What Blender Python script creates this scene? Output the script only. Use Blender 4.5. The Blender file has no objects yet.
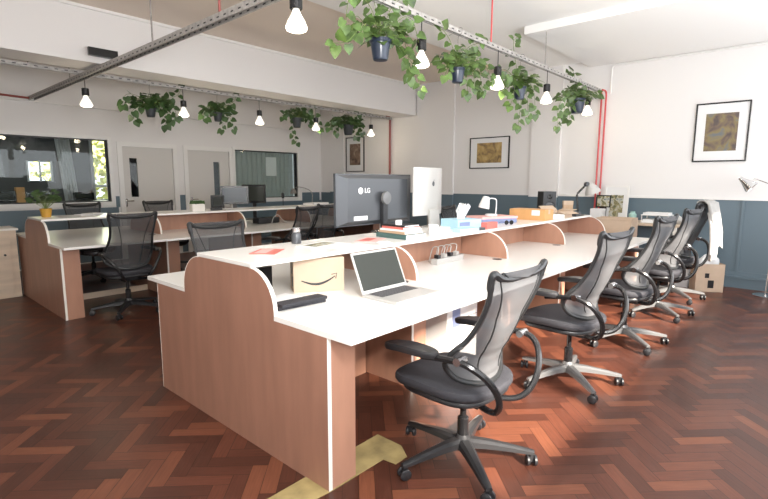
import bpy, bmesh, math, random
from mathutils import Vector, Matrix, Euler
PI = math.pi
R_ = math.radians
C = bpy.context.scene.collection
scene = bpy.context.scene

# ------------------------------------------------------------------ camera
yaw, pit, rol, F = 0.730456063, 0.141644079, 0.0030084773, 482.255223
fw = Vector((math.cos(yaw)*math.cos(pit), math.sin(yaw)*math.cos(pit), -math.sin(pit)))
rt = Vector((math.sin(yaw), -math.cos(yaw), 0))
up = rt.cross(fw)
r2 = rt*math.cos(rol)+up*math.sin(rol)
u2 = -rt*math.sin(rol)+up*math.cos(rol)
cam = bpy.data.cameras.new('camera'); camo = bpy.data.objects.new('camera', cam); C.objects.link(camo)
m = Matrix.Identity(4)
for i in range(3):
    m[i][0] = r2[i]; m[i][1] = u2[i]; m[i][2] = -fw[i]
m[2][3] = 1.4
camo.matrix_world = m
cam.sensor_fit = 'HORIZONTAL'; cam.sensor_width = 36; cam.lens = F*36/768; cam.clip_start = .02
scene.camera = camo
# ------------------------------------------------------------------ light
w = bpy.data.worlds.new('world'); scene.world = w; w.use_nodes = True
bg = w.node_tree.nodes['Background']; bg.inputs[0].default_value = (.86, .93, 1, 1); bg.inputs[1].default_value = 2.0
vs = scene.view_settings
vs.view_transform = 'Standard'; vs.look = 'None'; vs.gamma = 1; vs.use_curve_mapping = False; vs.exposure = 0.04

def light(name, kind, loc, energy, col=(1, 1, 1), rot=None, size=None, sizey=None, target=None):
    l = bpy.data.lights.new(name, kind); l.energy = energy; l.color = col
    o = bpy.data.objects.new(name, l); C.objects.link(o); o.location = loc
    if kind == 'AREA':
        l.shape = 'RECTANGLE' if sizey else 'SQUARE'; l.size = size
        if sizey: l.size_y = sizey
    elif size: l.shadow_soft_size = size
    if target is not None:
        o.rotation_euler = (Vector(target)-Vector(loc)).to_track_quat('-Z', 'Y').to_euler()
    elif rot: o.rotation_euler = rot
    return o
sun = light('sun', 'SUN', (0, -8, 6), 22.0, (1, .90, .78)); sun.data.angle = R_(2.5)
sun.rotation_euler = Vector((.30, 1, -.62)).to_track_quat('-Z', 'Y').to_euler()
# daylight entering by the street windows (openings in wall_near)
light('daylight_street_a', 'AREA', (1.2, -1.10, 1.75), 95, (.93, .96, 1), (R_(112), 0, 0), 4.6, 2.0)
light('daylight_street_b', 'AREA', (5.4, -1.05, 1.75), 115, (.93, .96, 1), (R_(118), 0, 0), 4.6, 2.0)
light('rear_fill', 'AREA', (-2.4, 2.0, 1.9), 28, (1, .97, .94), (R_(90), 0, R_(-90)), 3.5, 1.4)  # added fill from behind the camera; that wall has no windows
# the photographer's flash, just above the lens
light('flash', 'POINT', (-.03, -.03, 1.58), 72, (1, .97, .94), size=.05)

# uplight added to brighten the ceiling, like a bounced flash
light('added_uplight', 'AREA', (.7, .1, 1.9), 105, (1, .98, .96), target=(4.2, 2.2, 3.6), size=.6)

# ------------------------------------------------------------------ materials
def mat(name, col, rough=.5, metal=0, spec=.5, emit=None, es=0, var=0, vscale=8, bump=0, bscale=60, stretch=None, coat=0):
    mt = bpy.data.materials.new(name); mt.use_nodes = True
    nt = mt.node_tree; b = nt.nodes['Principled BSDF']
    b.inputs['Base Color'].default_value = (*col, 1); b.inputs['Roughness'].default_value = rough
    b.inputs['Metallic'].default_value = metal; b.inputs['Specular IOR Level'].default_value = spec
    b.inputs['Coat Weight'].default_value = coat
    if emit: b.inputs['Emission Color'].default_value = (*emit, 1); b.inputs['Emission Strength'].default_value = es
    if var or bump:
        tc = nt.nodes.new('ShaderNodeTexCoord'); mp = nt.nodes.new('ShaderNodeMapping')
        nt.links.new(tc.outputs['Object'], mp.inputs[0])
        if stretch: mp.inputs['Scale'].default_value = stretch
    if var:
        n = nt.nodes.new('ShaderNodeTexNoise'); n.inputs['Scale'].default_value = vscale; n.inputs['Detail'].default_value = 5
        nt.links.new(mp.outputs[0], n.inputs['Vector'])
        r = nt.nodes.new('ShaderNodeValToRGB')
        r.color_ramp.elements[0].position = .3; r.color_ramp.elements[1].position = .7
        r.color_ramp.elements[0].color = (*[c*(1-var) for c in col], 1)
        r.color_ramp.elements[1].color = (*[min(1, c*(1+var)) for c in col], 1)
        nt.links.new(n.outputs['Fac'], r.inputs[0]); nt.links.new(r.outputs[0], b.inputs['Base Color'])
    if bump:
        n2 = nt.nodes.new('ShaderNodeTexNoise'); n2.inputs['Scale'].default_value = bscale
        nt.links.new(mp.outputs[0], n2.inputs['Vector'])
        bp = nt.nodes.new('ShaderNodeBump'); bp.inputs['Strength'].default_value = bump; bp.inputs['Distance'].default_value = .01
        nt.links.new(n2.outputs['Fac'], bp.inputs['Height']); nt.links.new(bp.outputs[0], b.inputs['Normal'])
    return mt

def blend_mat(name, col, alpha, rough=.6, glossy=False, tint=(1, 1, 1)):
    """see-through fabric or glass: a share of clear transmission plus the surface"""
    mt = bpy.data.materials.new(name); mt.use_nodes = True; nt = mt.node_tree
    for n in list(nt.nodes): nt.nodes.remove(n)
    out = nt.nodes.new('ShaderNodeOutputMaterial'); mx = nt.nodes.new('ShaderNodeMixShader')
    tr = nt.nodes.new('ShaderNodeBsdfTransparent'); tr.inputs[0].default_value = (*tint, 1)
    if glossy:
        s = nt.nodes.new('ShaderNodeBsdfGlossy'); s.inputs['Roughness'].default_value = rough; s.inputs[0].default_value = (*col, 1)
        fr = nt.nodes.new('ShaderNodeFresnel'); fr.inputs[0].default_value = 1.28
        nt.links.new(fr.outputs[0], mx.inputs[0])
    else:
        s = nt.nodes.new('ShaderNodeBsdfPrincipled'); s.inputs['Base Color'].default_value = (*col, 1); s.inputs['Roughness'].default_value = rough
        mx.inputs[0].default_value = alpha
    nt.links.new(tr.outputs[0], mx.inputs[1]); nt.links.new(s.outputs[0], mx.inputs[2]); nt.links.new(mx.outputs[0], out.inputs[0])
    return mt

def parquet():
    mt = bpy.data.materials.new('herringbone_parquet'); mt.use_nodes = True; nt = mt.node_tree; N = nt.nodes; L = nt.links
    b = N['Principled BSDF']
    def M(op, a, c=None, d=None):
        n = N.new('ShaderNodeMath'); n.operation = op
        for i, v in enumerate((a, c, d)):
            if v is None: continue
            if isinstance(v, (int, float)): n.inputs[i].default_value = v
            else: L.new(v, n.inputs[i])
        return n.outputs[0]
    tc = N.new('ShaderNodeTexCoord'); mp = N.new('ShaderNodeMapping'); L.new(tc.outputs['Object'], mp.inputs[0])
    mp.inputs['Rotation'].default_value = (0, 0, R_(45)); W = .075
    mp.inputs['Scale'].default_value = (1/W, 1/W, 1)
    sp = N.new('ShaderNodeSeparateXYZ'); L.new(mp.outputs[0], sp.inputs[0])
    u, v = sp.outputs[0], sp.outputs[1]
    i, j = M('FLOOR', u), M('FLOOR', v); n = 4
    s = M('FLOORED_MODULO', M('ADD', M('SUBTRACT', i, j), .001), 2*n); s = M('FLOOR', s)
    hor = M('LESS_THAN', s, n-.5)
    t = M('SUBTRACT', s, n)
    fu, fv = M('FRACT', u), M('FRACT', v)
    lh = M('ADD', s, fu)                      # 0..n along a horizontal block
    lv = M('ADD', M('SUBTRACT', n-1, t), fv)  # 0..n along a vertical block
    def mix(a, c): return M('ADD', M('MULTIPLY', hor, a), M('MULTIPLY', M('SUBTRACT', 1, hor), c))
    along = mix(lh, lv); across = mix(fv, fu)
    idx = mix(M('SUBTRACT', i, s), i); idy = mix(j, M('ADD', j, t)); idy = M('ADD', idy, M('MULTIPLY', hor, 57.3))
    cx = N.new('ShaderNodeCombineXYZ'); L.new(idx, cx.inputs[0]); L.new(idy, cx.inputs[1])
    wn = N.new('ShaderNodeTexWhiteNoise'); wn.noise_dimensions = '3D'; L.new(cx.outputs[0], wn.inputs['Vector'])
    ramp = N.new('ShaderNodeValToRGB'); L.new(wn.outputs['Value'], ramp.inputs[0])
    cr = ramp.color_ramp; cr.elements[0].color = (.055, .019, .012, 1); cr.elements[1].color = (.17, .058, .030, 1)
    for p, c in ((.35, (.078, .026, .016)), (.75, (.11, .036, .021))):
        e = cr.elements.new(p); e.color = (*c, 1)
    g = N.new('ShaderNodeCombineXYZ')
    L.new(M('ADD', M('MULTIPLY', along, .35), M('MULTIPLY', idx, 3.1)), g.inputs[0]); L.new(M('ADD', M('MULTIPLY', across, 5), M('MULTIPLY', idy, 7.7)), g.inputs[1])
    gn = N.new('ShaderNodeTexNoise'); gn.inputs['Scale'].default_value = 1.6; gn.inputs['Detail'].default_value = 4; L.new(g.outputs[0], gn.inputs['Vector'])
    grain = M('ADD', .62, M('MULTIPLY', gn.outputs['Fac'], .76))
    # gaps
    e1 = M('MINIMUM', across, M('SUBTRACT', 1, across)); e2 = M('MINIMUM', along, M('SUBTRACT', n, along))
    gap = M('GREATER_THAN', M('MINIMUM', e1, e2), .022); gapf = M('ADD', .35, M('MULTIPLY', gap, .65))
    vm = N.new('ShaderNodeVectorMath'); vm.operation = 'SCALE'; L.new(ramp.outputs[0], vm.inputs[0]); L.new(M('MULTIPLY', grain, gapf), vm.inputs['Scale'])
    L.new(vm.outputs[0], b.inputs['Base Color'])
    n3 = N.new('ShaderNodeTexNoise'); n3.inputs['Scale'].default_value = 1.3; n3.inputs['Detail'].default_value = 3; L.new(tc.outputs['Object'], n3.inputs['Vector'])
    L.new(M('ADD', .30, M('ADD', M('MULTIPLY', n3.outputs['Fac'], .10), M('MULTIPLY', wn.outputs['Value'], .04))), b.inputs['Roughness'])
    bp = N.new('ShaderNodeBump'); bp.inputs['Strength'].default_value = .12; bp.inputs['Distance'].default_value = .001
    L.new(gap, bp.inputs['Height']); L.new(bp.outputs[0], b.inputs['Normal'])
    b.inputs['Specular IOR Level'].default_value = .5
    return mt

M = dict(
 floor=parquet(),
 wall=mat('wall_white', (.76, .745, .735), .7, bump=.05, bscale=30),
 ceil=mat('ceiling_paint', (.88, .87, .85), .8),
 ceilw=mat('ceiling_bounce_tint', (.80, .70, .61), .8),  # ceiling paint with the warm floor bounce put into its colour
 dado=mat('slate_blue_paint', (.115, .165, .20), .45, bump=.04),
 trim=mat('white_gloss', (.78, .77, .75), .35),
 top=mat('white_laminate', (.86, .84, .80), .22, var=.01, vscale=3),
 ply=mat('sealed_red_ply', (.34, .175, .12), .42, var=.10, vscale=6, stretch=(2, 2, .35), bump=.03),
 plyl=mat('red_ply_light', (.39, .205, .138), .45, var=.10, vscale=6, stretch=(2, 2, .35)),
 edge=mat('edge_band', (.82, .78, .72), .4),
 pale=mat('pale_board', (.62, .50, .38), .5, var=.12, vscale=5, stretch=(.3, 2, 3)),
 blk=mat('black_plastic', (.018, .018, .02), .38),
 blks=mat('black_satin', (.012, .012, .013), .25),
 seat=mat('dark_fabric', (.028, .028, .034), .75, var=.15, vscale=60, bump=.15, bscale=300),
 frame=mat('graphite_plastic', (.018, .019, .020), .38),
 alu=mat('grey_cast_aluminium', (.17, .17, .17), .36, metal=.5),
 galu=mat('dark_painted_base', (.035, .035, .037), .3, metal=.3),
 chrome=mat('chrome', (.75, .75, .76), .15, metal=1),
 steel=mat('galvanised_steel', (.36, .34, .32), .45, metal=.8, var=.25, vscale=25),
 meshf=blend_mat('chair_mesh_fabric', (.10, .10, .104), .78, .8),
 meshd=blend_mat('dark_chair_mesh_fabric', (.06, .06, .063), .74, .8),
 glass=blend_mat('clear_glass', (1, 1, 1), .1, .02, True, (.92, .95, .94)),
 kraft=mat('kraft_card', (.50, .35, .23), .75, var=.06, vscale=10),
 kraftp=mat('pale_kraft_card', (.55, .42, .31), .75, var=.05, vscale=10),
 orange=mat('orange_card', (.62, .33, .13), .7, var=.06),
 paper=mat('white_paper', (.76, .76, .76), .7),
 red=mat('red_print', (.62, .16, .13), .5),
 pink=mat('pink_card', (.80, .45, .42), .6),
 lblue=mat('light_blue_card', (.42, .66, .80), .5),
 blue=mat('blue_print', (.20, .24, .40), .5),
 green=mat('dark_green_cloth', (.06, .12, .11), .6),
 redpipe=mat('red_pipe_paint', (.62, .09, .09), .35),
 pot=mat('navy_glazed_pot', (.018, .028, .05), .3),
 potd=mat('dark_plastic_pot', (.02, .025, .03), .5),
 rust=mat('dull_red_paint', (.30, .08, .07), .5),
 yellow=mat('yellow_pot', (.55, .30, .04), .45),
 soil=mat('soil', (.03, .02, .015), .9),
 leaf=mat('pothos_leaf', (.07, .125, .03), .4, var=.55, vscale=14),
 leafd=mat('dark_leaf', (.05, .10, .03), .45, var=.4, vscale=14),
 stem=mat('plant_stem', (.16, .22, .06), .5),
 bulb=mat('lit_bulb', (1, 1, 1), .3, emit=(1, .90, .72), es=5),
 bulbn=mat('frosted_bulb_neck', (.85, .83, .78), .25, emit=(1, .9, .75), es=1.2),
 grey=mat('monitor_grey', (.075, .08, .088), .32, metal=.2),
 mac=mat('white_silver', (.46, .45, .43), .3, metal=.1),
 screen=mat('dark_screen', (.045, .05, .045), .12),
 scron=mat('lit_screen', (.02, .03, .04), .3, emit=(.35, .40, .45), es=.05),
 keys=mat('key_grey', (.09, .09, .095), .5),
 cloth=mat('off_white_cloth', (.40, .39, .375), .85, bump=.2, bscale=40),
 bare=mat('bare_hardboard', (.34, .26, .11), .8, var=.28, vscale=9),
 door=mat('door_paint', (.62, .60, .57), .5),
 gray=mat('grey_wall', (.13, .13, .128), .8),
 blind=mat('grey_green_blind', (.34, .37, .355), .7),
 yg=mat('sunlit_tree', (.55, .56, .18), .6, var=.3, vscale=3),
 art1=None)

def art(name, cols, scale, seed):
    mt = bpy.data.materials.new(name); mt.use_nodes = True; nt = mt.node_tree; b = nt.nodes['Principled BSDF']; b.inputs['Roughness'].default_value = .5
    tc = nt.nodes.new('ShaderNodeTexCoord'); mp = nt.nodes.new('ShaderNodeMapping'); mp.inputs['Location'].default_value = (seed, seed*1.7, 0)
    nt.links.new(tc.outputs['Object'], mp.inputs[0])
    n = nt.nodes.new('ShaderNodeTexNoise'); n.inputs['Scale'].default_value = scale; n.inputs['Detail'].default_value = 3; n.inputs['Distortion'].default_value = .8
    nt.links.new(mp.outputs[0], n.inputs['Vector'])
    r = nt.nodes.new('ShaderNodeValToRGB'); cr = r.color_ramp
    cr.elements[0].color = (*cols[0], 1); cr.elements[0].position = .32; cr.elements[1].color = (*cols[-1], 1); cr.elements[1].position = .7
    for k, c in enumerate(cols[1:-1]):
        e = cr.elements.new(.32+.38*(k+1)/(len(cols)-1)); e.color = (*c, 1)
    nt.links.new(n.outputs['Fac'], r.inputs[0]); nt.links.new(r.outputs[0], b.inputs['Base Color'])
    return mt
A_tan = art('tan_abstract_print', [(.10, .06, .035), (.28, .19, .08), (.45, .31, .12), (.50, .38, .18)], 7, 3)
A_dark = art('dim_figure_print', [(.06, .05, .05), (.13, .09, .07), (.22, .17, .07), (.13, .14, .15)], 7, 9)
A_brown = art('brown_tall_print', [(.08, .045, .03), (.19, .12, .08), (.34, .26, .19)], 6, 5)
A_mix = art('colourful_print', [(.05, .08, .05), (.26, .22, .10), (.50, .49, .42), (.14, .18, .18)], 16, 2)

# ------------------------------------------------------------------ mesh helpers
def obj(name, bm, mt, parent=None, smooth=False, loc=None):
    me = bpy.data.meshes.new(name); bmesh.ops.recalc_face_normals(bm, faces=bm.faces); bm.to_mesh(me); bm.free()
    if mt: me.materials.append(mt)
    if smooth:
        for p in me.polygons: p.use_smooth = True
        try: me.set_sharp_from_angle(angle=R_(35))
        except Exception: pass
    o = bpy.data.objects.new(name, me); C.objects.link(o)
    if parent: o.parent = parent
    if loc: o.location = loc
    return o
def tag(o, label=None, cat=None, group=None, kind=None):
    if label: o['label'] = label
    if cat: o['category'] = cat
    if group: o['group'] = group
    if kind: o['kind'] = kind
    return o
def thing(name, label, cat, loc=(0, 0, 0), rz=0, group=None):
    o = bpy.data.objects.new(name, None); C.objects.link(o); o.location = loc; o.rotation_euler = (0, 0, rz)
    o.empty_display_size = .1
    return tag(o, label, cat, group)
def B(): return bmesh.new()
def box(bm, x0, x1, y0, y1, z0, z1, mtx=None):
    vs_ = [bm.verts.new((x, y, z)) for x in (x0, x1) for y in (y0, y1) for z in (z0, z1)]
    for f in ((0, 1, 3, 2), (4, 6, 7, 5), (0, 4, 5, 1), (2, 3, 7, 6), (0, 2, 6, 4), (1, 5, 7, 3)): bm.faces.new([vs_[i] for i in f])
    if mtx: bmesh.ops.transform(bm, matrix=mtx, verts=vs_)
    return bm
def bbox(x0, x1, y0, y1, z0, z1, bev=.004, seg=2):
    bm = box(B(), x0, x1, y0, y1, z0, z1)
    if bev: bmesh.ops.bevel(bm, geom=bm.edges[:], offset=bev, segments=seg, affect='EDGES', profile=.7)
    return bm
def prism(bm, pts, axis, a, b):
    """pts 2D polygon extruded along axis from a to b"""
    def P(p, t):
        if axis == 'x': return (t, p[0], p[1])
        if axis == 'y': return (p[0], t, p[1])
        return (p[0], p[1], t)
    v0 = [bm.verts.new(P(p, a)) for p in pts]; v1 = [bm.verts.new(P(p, b)) for p in pts]
    bm.faces.new(v0); bm.faces.new(v1[::-1]); n = len(pts)
    for i in range(n): bm.faces.new((v0[i], v1[i], v1[(i+1) % n], v0[(i+1) % n]))
    return bm
def lathe(bm, prof, n=24, cx=0, cy=0, cap=True):
    rings = []
    for r, z in prof:
        rings.append([bm.verts.new((cx+r*math.cos(2*PI*k/n), cy+r*math.sin(2*PI*k/n), z)) for k in range(n)])
    for a, b in zip(rings, rings[1:]):
        for k in range(n): bm.faces.new((a[k], a[(k+1) % n], b[(k+1) % n], b[k]))
    if cap:
        if prof[0][0] > 0: bm.faces.new(rings[0])
        if prof[-1][0] > 0: bm.faces.new(rings[-1])
    return bm
def smoothpts(P, k=6, closed=False):
    P = [Vector(p) for p in P]; n = len(P); out = []
    rng = range(n) if closed else range(n-1)
    for i in rng:
        if closed: p0, p1, p2, p3 = P[(i-1) % n], P[i], P[(i+1) % n], P[(i+2) % n]
        else: p0, p1, p2, p3 = P[max(i-1, 0)], P[i], P[i+1], P[min(i+2, n-1)]
        for s in range(k):
            t = s/k
            out.append(.5*((2*p1)+(-p0+p2)*t+(2*p0-5*p1+4*p2-p3)*t*t+(-p0+3*p1-3*p2+p3)*t**3))
    if not closed: out.append(P[-1])
    return out
def tube(bm, pts, r, n=8, closed=False, flat=1.0):
    pts = [Vector(p) for p in pts]; N_ = len(pts); rings = []
    rr = r if isinstance(r, (list, tuple)) else [r]*N_
    ref = Vector((0, 0, 1))
    prev = None
    for i, p in enumerate(pts):
        if closed: t = (pts[(i+1) % N_]-pts[i-1])
        else: t = pts[min(i+1, N_-1)]-pts[max(i-1, 0)]
        if t.length < 1e-9: t = Vector((0, 0, 1))
        t.normalize()
        if prev is None:
            a = t.cross(ref)
            if a.length < .1: a = t.cross(Vector((1, 0, 0)))
            a.normalize()
        else:
            a = prev-t*prev.dot(t)
            if a.length < 1e-6: a = t.orthogonal()
            a.normalize()
        prev = a; b = t.cross(a)
        rings.append([bm.verts.new(p+rr[i]*(a*math.cos(2*PI*k/n)+b*math.sin(2*PI*k/n)*flat)) for k in range(n)])
    pairs = list(zip(rings, rings[1:]))
    if closed: pairs.append((rings[-1], rings[0]))
    for a, b in pairs:
        for k in range(n): bm.faces.new((a[k], a[(k+1) % n], b[(k+1) % n], b[k]))
    if not closed: bm.faces.new(rings[0]); bm.faces.new(rings[-1][::-1])
    return bm
def slab(bm, outline, zt, zb, top_fn=None, rings=4, bev=.012):
    """rounded cushion: outline list of (x,y); top surface height zt + top_fn(x,y)"""
    tf = top_fn or (lambda x, y: 0); n = len(outline); cx = sum(p[0] for p in outline)/n; cy = sum(p[1] for p in outline)/n
    L_ = []
    def ring(s, z, f=1): return [bm.verts.new((cx+(x-cx)*s, cy+(y-cy)*s, z+tf(cx+(x-cx)*s, cy+(y-cy)*s)*f)) for x, y in outline]
    L_.append(ring(.96, zb)); L_.append(ring(1, zb+bev)); L_.append(ring(1, zt-bev)); L_.append(ring(.985, zt-bev*.3)); L_.append(ring(.94, zt))
    for k in range(1, rings): L_.append(ring(.94*(1-k/rings), zt))
    for a, b in zip(L_, L_[1:]):
        for k in range(n): bm.faces.new((a[k], a[(k+1) % n], b[(k+1) % n], b[k]))
    c = bm.verts.new((cx, cy, zt+tf(cx, cy)))
    for k in range(n): bm.faces.new((L_[-1][k], L_[-1][(k+1) % n], c))
    bm.faces.new(L_[0])
    return bm
def superell(a, b, n=32, e=4, cx=0, cy=0):
    out = []
    for k in range(n):
        t = 2*PI*k/n; c, s = math.cos(t), math.sin(t)
        out.append((cx+a*abs(c)**(2/e)*(1 if c >= 0 else -1), cy+b*abs(s)**(2/e)*(1 if s >= 0 else -1)))
    return out
def text(name, s, size, mt, parent, loc, rot, ext=.0008, bold=False):
    cu = bpy.data.curves.new(name, 'FONT'); cu.body = s; cu.size = size; cu.extrude = ext; cu.align_x = 'CENTER'; cu.align_y = 'CENTER'
    if bold: cu.offset = size*.02
    t = bpy.data.objects.new(name+'_tmp', cu); C.objects.link(t)
    dg = bpy.context.evaluated_depsgraph_get(); me = bpy.data.meshes.new_from_object(t.evaluated_get(dg))
    bpy.data.objects.remove(t); me.materials.clear(); me.materials.append(mt)
    o = bpy.data.objects.new(name, me); C.objects.link(o); o.parent = parent; o.location = loc; o.rotation_euler = rot
    return o
def dup(root, loc, rz, label=None, group=None, scale=None):
    r = root.copy(); C.objects.link(r); r.location = loc; r.rotation_euler = (0, 0, rz)
    if label: r['label'] = label
    if group: r['group'] = group
    if scale: r.scale = scale
    for ch in list(root.children):
        c = ch.copy(); C.objects.link(c); c.parent = r
        for g in list(ch.children):
            d = g.copy(); C.objects.link(d); d.parent = c
    return r
def struct(name, bm, mt, parent=None):
    o = obj(name, bm, mt, parent)
    if not parent: o['kind'] = 'structure'
    return o

# ================================================================== SETTING
XL, XR, YN, YB, HI, LO = -2.6, 7.85, -1.2, 9.1, 3.22, 3.28
struct('floor', box(B(), XL, XR+.0, YN, YB, -.1, 0), M['floor'])
struct('ceiling', box(B(), XL, XR, YN, 4.08, HI, 3.43), M['ceil'])
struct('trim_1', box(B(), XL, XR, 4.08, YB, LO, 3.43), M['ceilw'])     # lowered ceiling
struct('trim_2', box(B(), 5.62, XR, YN, 2.80, 3.13, HI), M['ceil'])      # beam by the right wall
struct('trim_3', box(B(), XL, XR, 6.15, 6.62, 2.69, LO), M['wall'])       # bulkhead
struct('trim_4', box(B(), XL, XR, 6.125, 6.15, LO-.03, LO), M['trim'])
def wall_holes(name, axis, at, th, a0, a1, z0, z1, holes, mt):
    """wall in plane axis=at, spanning a0..a1; holes (a,b,zlo,zhi)"""
    bm = B(); holes = sorted(holes); cur = a0
    def bx(a, b, lo, hi):
        if b-a < 1e-4 or hi-lo < 1e-4: return
        if axis == 'y': box(bm, a, b, at, at+th, lo, hi)
        else: box(bm, at, at+th, a, b, lo, hi)
    for a, b, lo, hi in holes:
        bx(cur, a, z0, z1); bx(a, b, z0, lo); bx(a, b, hi, z1); cur = b
    bx(cur, a1, z0, z1)
    return struct(name, bm, mt)
W1 = (-.6, 3.09, 1.03, 2.07); W2 = (5.50, 7.12, 1.02, 2.03); D1 = (3.28, 4.24, 0, 2.015); D2 = (4.455, 5.41, 0, 2.01)
wall_holes('wall_back', 'y', YB, .15, XL, XR, 0, LO, [W1, D1, D2, W2], M['wall'])
struct('wall_right', box(B(), XR, XR+.15, YN, YB+.15, 0, 3.43), M['wall'])
near_holes = [(1.15+k*1.33, 1.15+k*1.33+1.2, 1.30, 2.36) for k in range(4)]
wall_holes('wall_near', 'y', YN-.15, .15, XL, XR, 0, 3.43, near_holes, M['wall'])
struct('wall_left', box(B(), XL-.15, XL, YN, YB, 0, 3.43), M['wall'])
# piers on the right wall
PIERS = [(5.24, 6.12), (3.19, 3.69), (8.25, 8.72)]
for k, (a, b) in enumerate(PIERS):
    struct('trim_%d' % (5+k), box(B(), XR-.045, XR, a, b, 0, LO if a > 4.25 else HI), M['wall'])
# dado: slate blue paint on the lower wall
DZ = 1.12
def dado(name, bm): return struct(name, bm, M['dado'])
bm = B(); cuts = sorted(PIERS); cur = YN
for a, b in cuts:
    box(bm, XR-.006, XR, cur, a, .02, DZ+.04); box(bm, XR-.051, XR-.045, a-.006, b+.006, .02, DZ+.02); box(bm, XR-.045, XR, a-.006, a, .02, DZ+.02); box(bm, XR-.045, XR, b, b+.006, .02, DZ+.02); cur = b
box(bm, XR-.006, XR, cur, YB, .02, DZ)
dado('trim_8', bm)
bm = B(); segs = [(XL, 3.2), (4.305, 4.42), (5.45, XR)]
for a, b in segs: box(bm, a, b, YB-.006, YB, .02, .93 if (a < 0 or a > 5) else DZ)
box(bm, 3.165, 3.225, YB-.006, YB, .93, DZ); box(bm, 7.25, 7.78, YB-.006, YB, .93, DZ)
dado('trim_9', bm)
struct('trim_10', box(B(), XR-.03, XR-.004, YN, 3.18, DZ+.04, DZ+.075), M['trim'])
bm = B(); box(bm, XR-.03, XR-.004, YN, 3.18, .0, .13); box(bm, XR-.05, XR-.004, YN, 3.18, .13, .16); box(bm, XR-.02, XR-.004, YN, 3.18, .16, .22)
struct('baseboard_right', bm, M['dado'])
bm = B(); box(bm, XR-.028, XR-.006, .70, .735, .22, DZ+.04)
struct('trim_11', bm, M['dado'])
# internal windows
def window(n, a, b, lo, hi, mull=None):
    f = B(); e = .055
    for (x0, x1, z0, z1) in ((a-e, b+e, hi, hi+e), (a-e, b+e, lo-.075, lo), (a-e, a, lo, hi), (b, b+e, lo, hi)): box(f, x0, x1, YB-.03, YB+.12, z0, z1)
    o = struct('window_%d' % n, f, M['trim'])
    g = obj('pane', box(B(), a, b, YB+.05, YB+.056, lo, hi), M['glass'], o)
    d = B()
    for (x0, x1, z0, z1) in ((a, b, hi-.02, hi), (a, b, lo, lo+.015), (a, a+.02, lo, hi), (b-.02, b, lo, hi)): box(d, x0, x1, YB+.03, YB+.075, z0, z1)
    obj('glazing_bead', d, M['blk'], o)
window(1, *W1); window(2, *W2)
# doors
def door(n, a, b, hi, ga, gb, glo, ghi, handle=None):
    d = B(); y0, y1 = YB+.03, YB+.07; A, Bx = a+.035, b-.035; top = hi-.035
    for (x0, x1, z0, z1) in ((A, ga, .01, top), (gb, Bx, .01, top), (ga, gb, .01, glo), (ga, gb, ghi, top)): box(d, x0, x1, y0, y1, z0, z1)
    o = struct('door_%d' % n, d, M['door'])
    f = B()
    for (x0, x1, z0, z1) in ((a-.045, a+.035, 0, hi+.045), (b-.035, b+.045, 0, hi+.045), (a+.035, b-.035, hi-.035, hi+.045)): box(f, x0, x1, YB-.02, YB+.10, z0, z1)
    obj('door_frame', f, M['trim'], o)
    obj('vision_panel', box(B(), ga, gb, y0+.015, y0+.021, glo, ghi), M['glass'], o)
    if handle:
        h = B(); box(h, handle-.02, handle+.02, y0-.006, y0, .93, 1.07); tube(h, smoothpts([(handle, y0-.003, 1.03), (handle, y0-.05, 1.03), (handle+.03, y0-.055, 1.03), (handle+.11, y0-.055, 1.03)], 3), .009)
        obj('door_handle', h, M['chrome'], o)
door(1, 3.28, 4.24, 2.015, 3.44, 3.57, 1.10, 1.785, 3.345)
door(2, 4.455, 5.41, 2.01, 5.04, 5.17, 1.10, 1.765, 4.55)
# ------------------------------------------------ rooms behind the glass
struct('trim_12', box(B(), XL, XR, 11.5, 11.62, 0, .95), M['gray'])
bm = B(); zt = 2.9
for a, b, lo, hi in ((XL, 2.45, .95, zt), (2.85, 3.55, .95, zt), (2.45, 2.85, 1.75, zt), (4.15, XR, .95, zt), (3.55, 4.15, 2.3, zt)): box(bm, a, b, 11.5, 11.62, lo, hi)
box(bm, 2.45, 2.85, 11.5, 11.62, .95, 1.38)
struct('wall_far', bm, M['gray'])
struct('trim_13', box(B(), XL, XR, 9.25, 11.62, zt, zt+.1), M['gray'])
struct('trim_14', box(B(), XL, XR, 9.25, 13, -.1, 0), M['gray'])
struct('trim_18', prism(B(), [(3.17, 9.25), (3.22, 9.25), (4.20, 11.5), (4.12, 11.5)], 'z', 0, zt), M['gray'])
struct('trim_15', box(B(), 4.65, 4.75, 9.25, 11.5, 0, zt), M['gray'])
bm = B()
for x in (3.55, 3.86, 4.11): box(bm, x, x+.05, 11.45, 11.5, .95, 2.3)
for z in (.95, 1.25, 2.26): box(bm, 3.55, 4.15, 11.45, 11.5, z, z+.04)
for x in (2.43, 2.63, 2.83): box(bm, x, x+.03, 11.47, 11.5, 1.36, 1.77)
struct('window_3', bm, M['trim'])
light('daylight_beyond', 'AREA', (4.1, 12.4, 1.9), 45, (.95, 1, .9), (R_(90), 0, PI), 2.0, 1.6)

# bare hardboard strip where a floor socket was taken out
struct('trim_16', prism(B(), [(1.0, 1.56), (1.0, 1.69), (1.335, 1.69), (1.335, 1.70), (1.85, 1.70), (1.85, 1.53), (1.79, 1.44), (1.70, 1.44), (1.69, 1.515), (1.34, 1.52)], 'z', .0003, .003), M['bare'])
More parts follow.
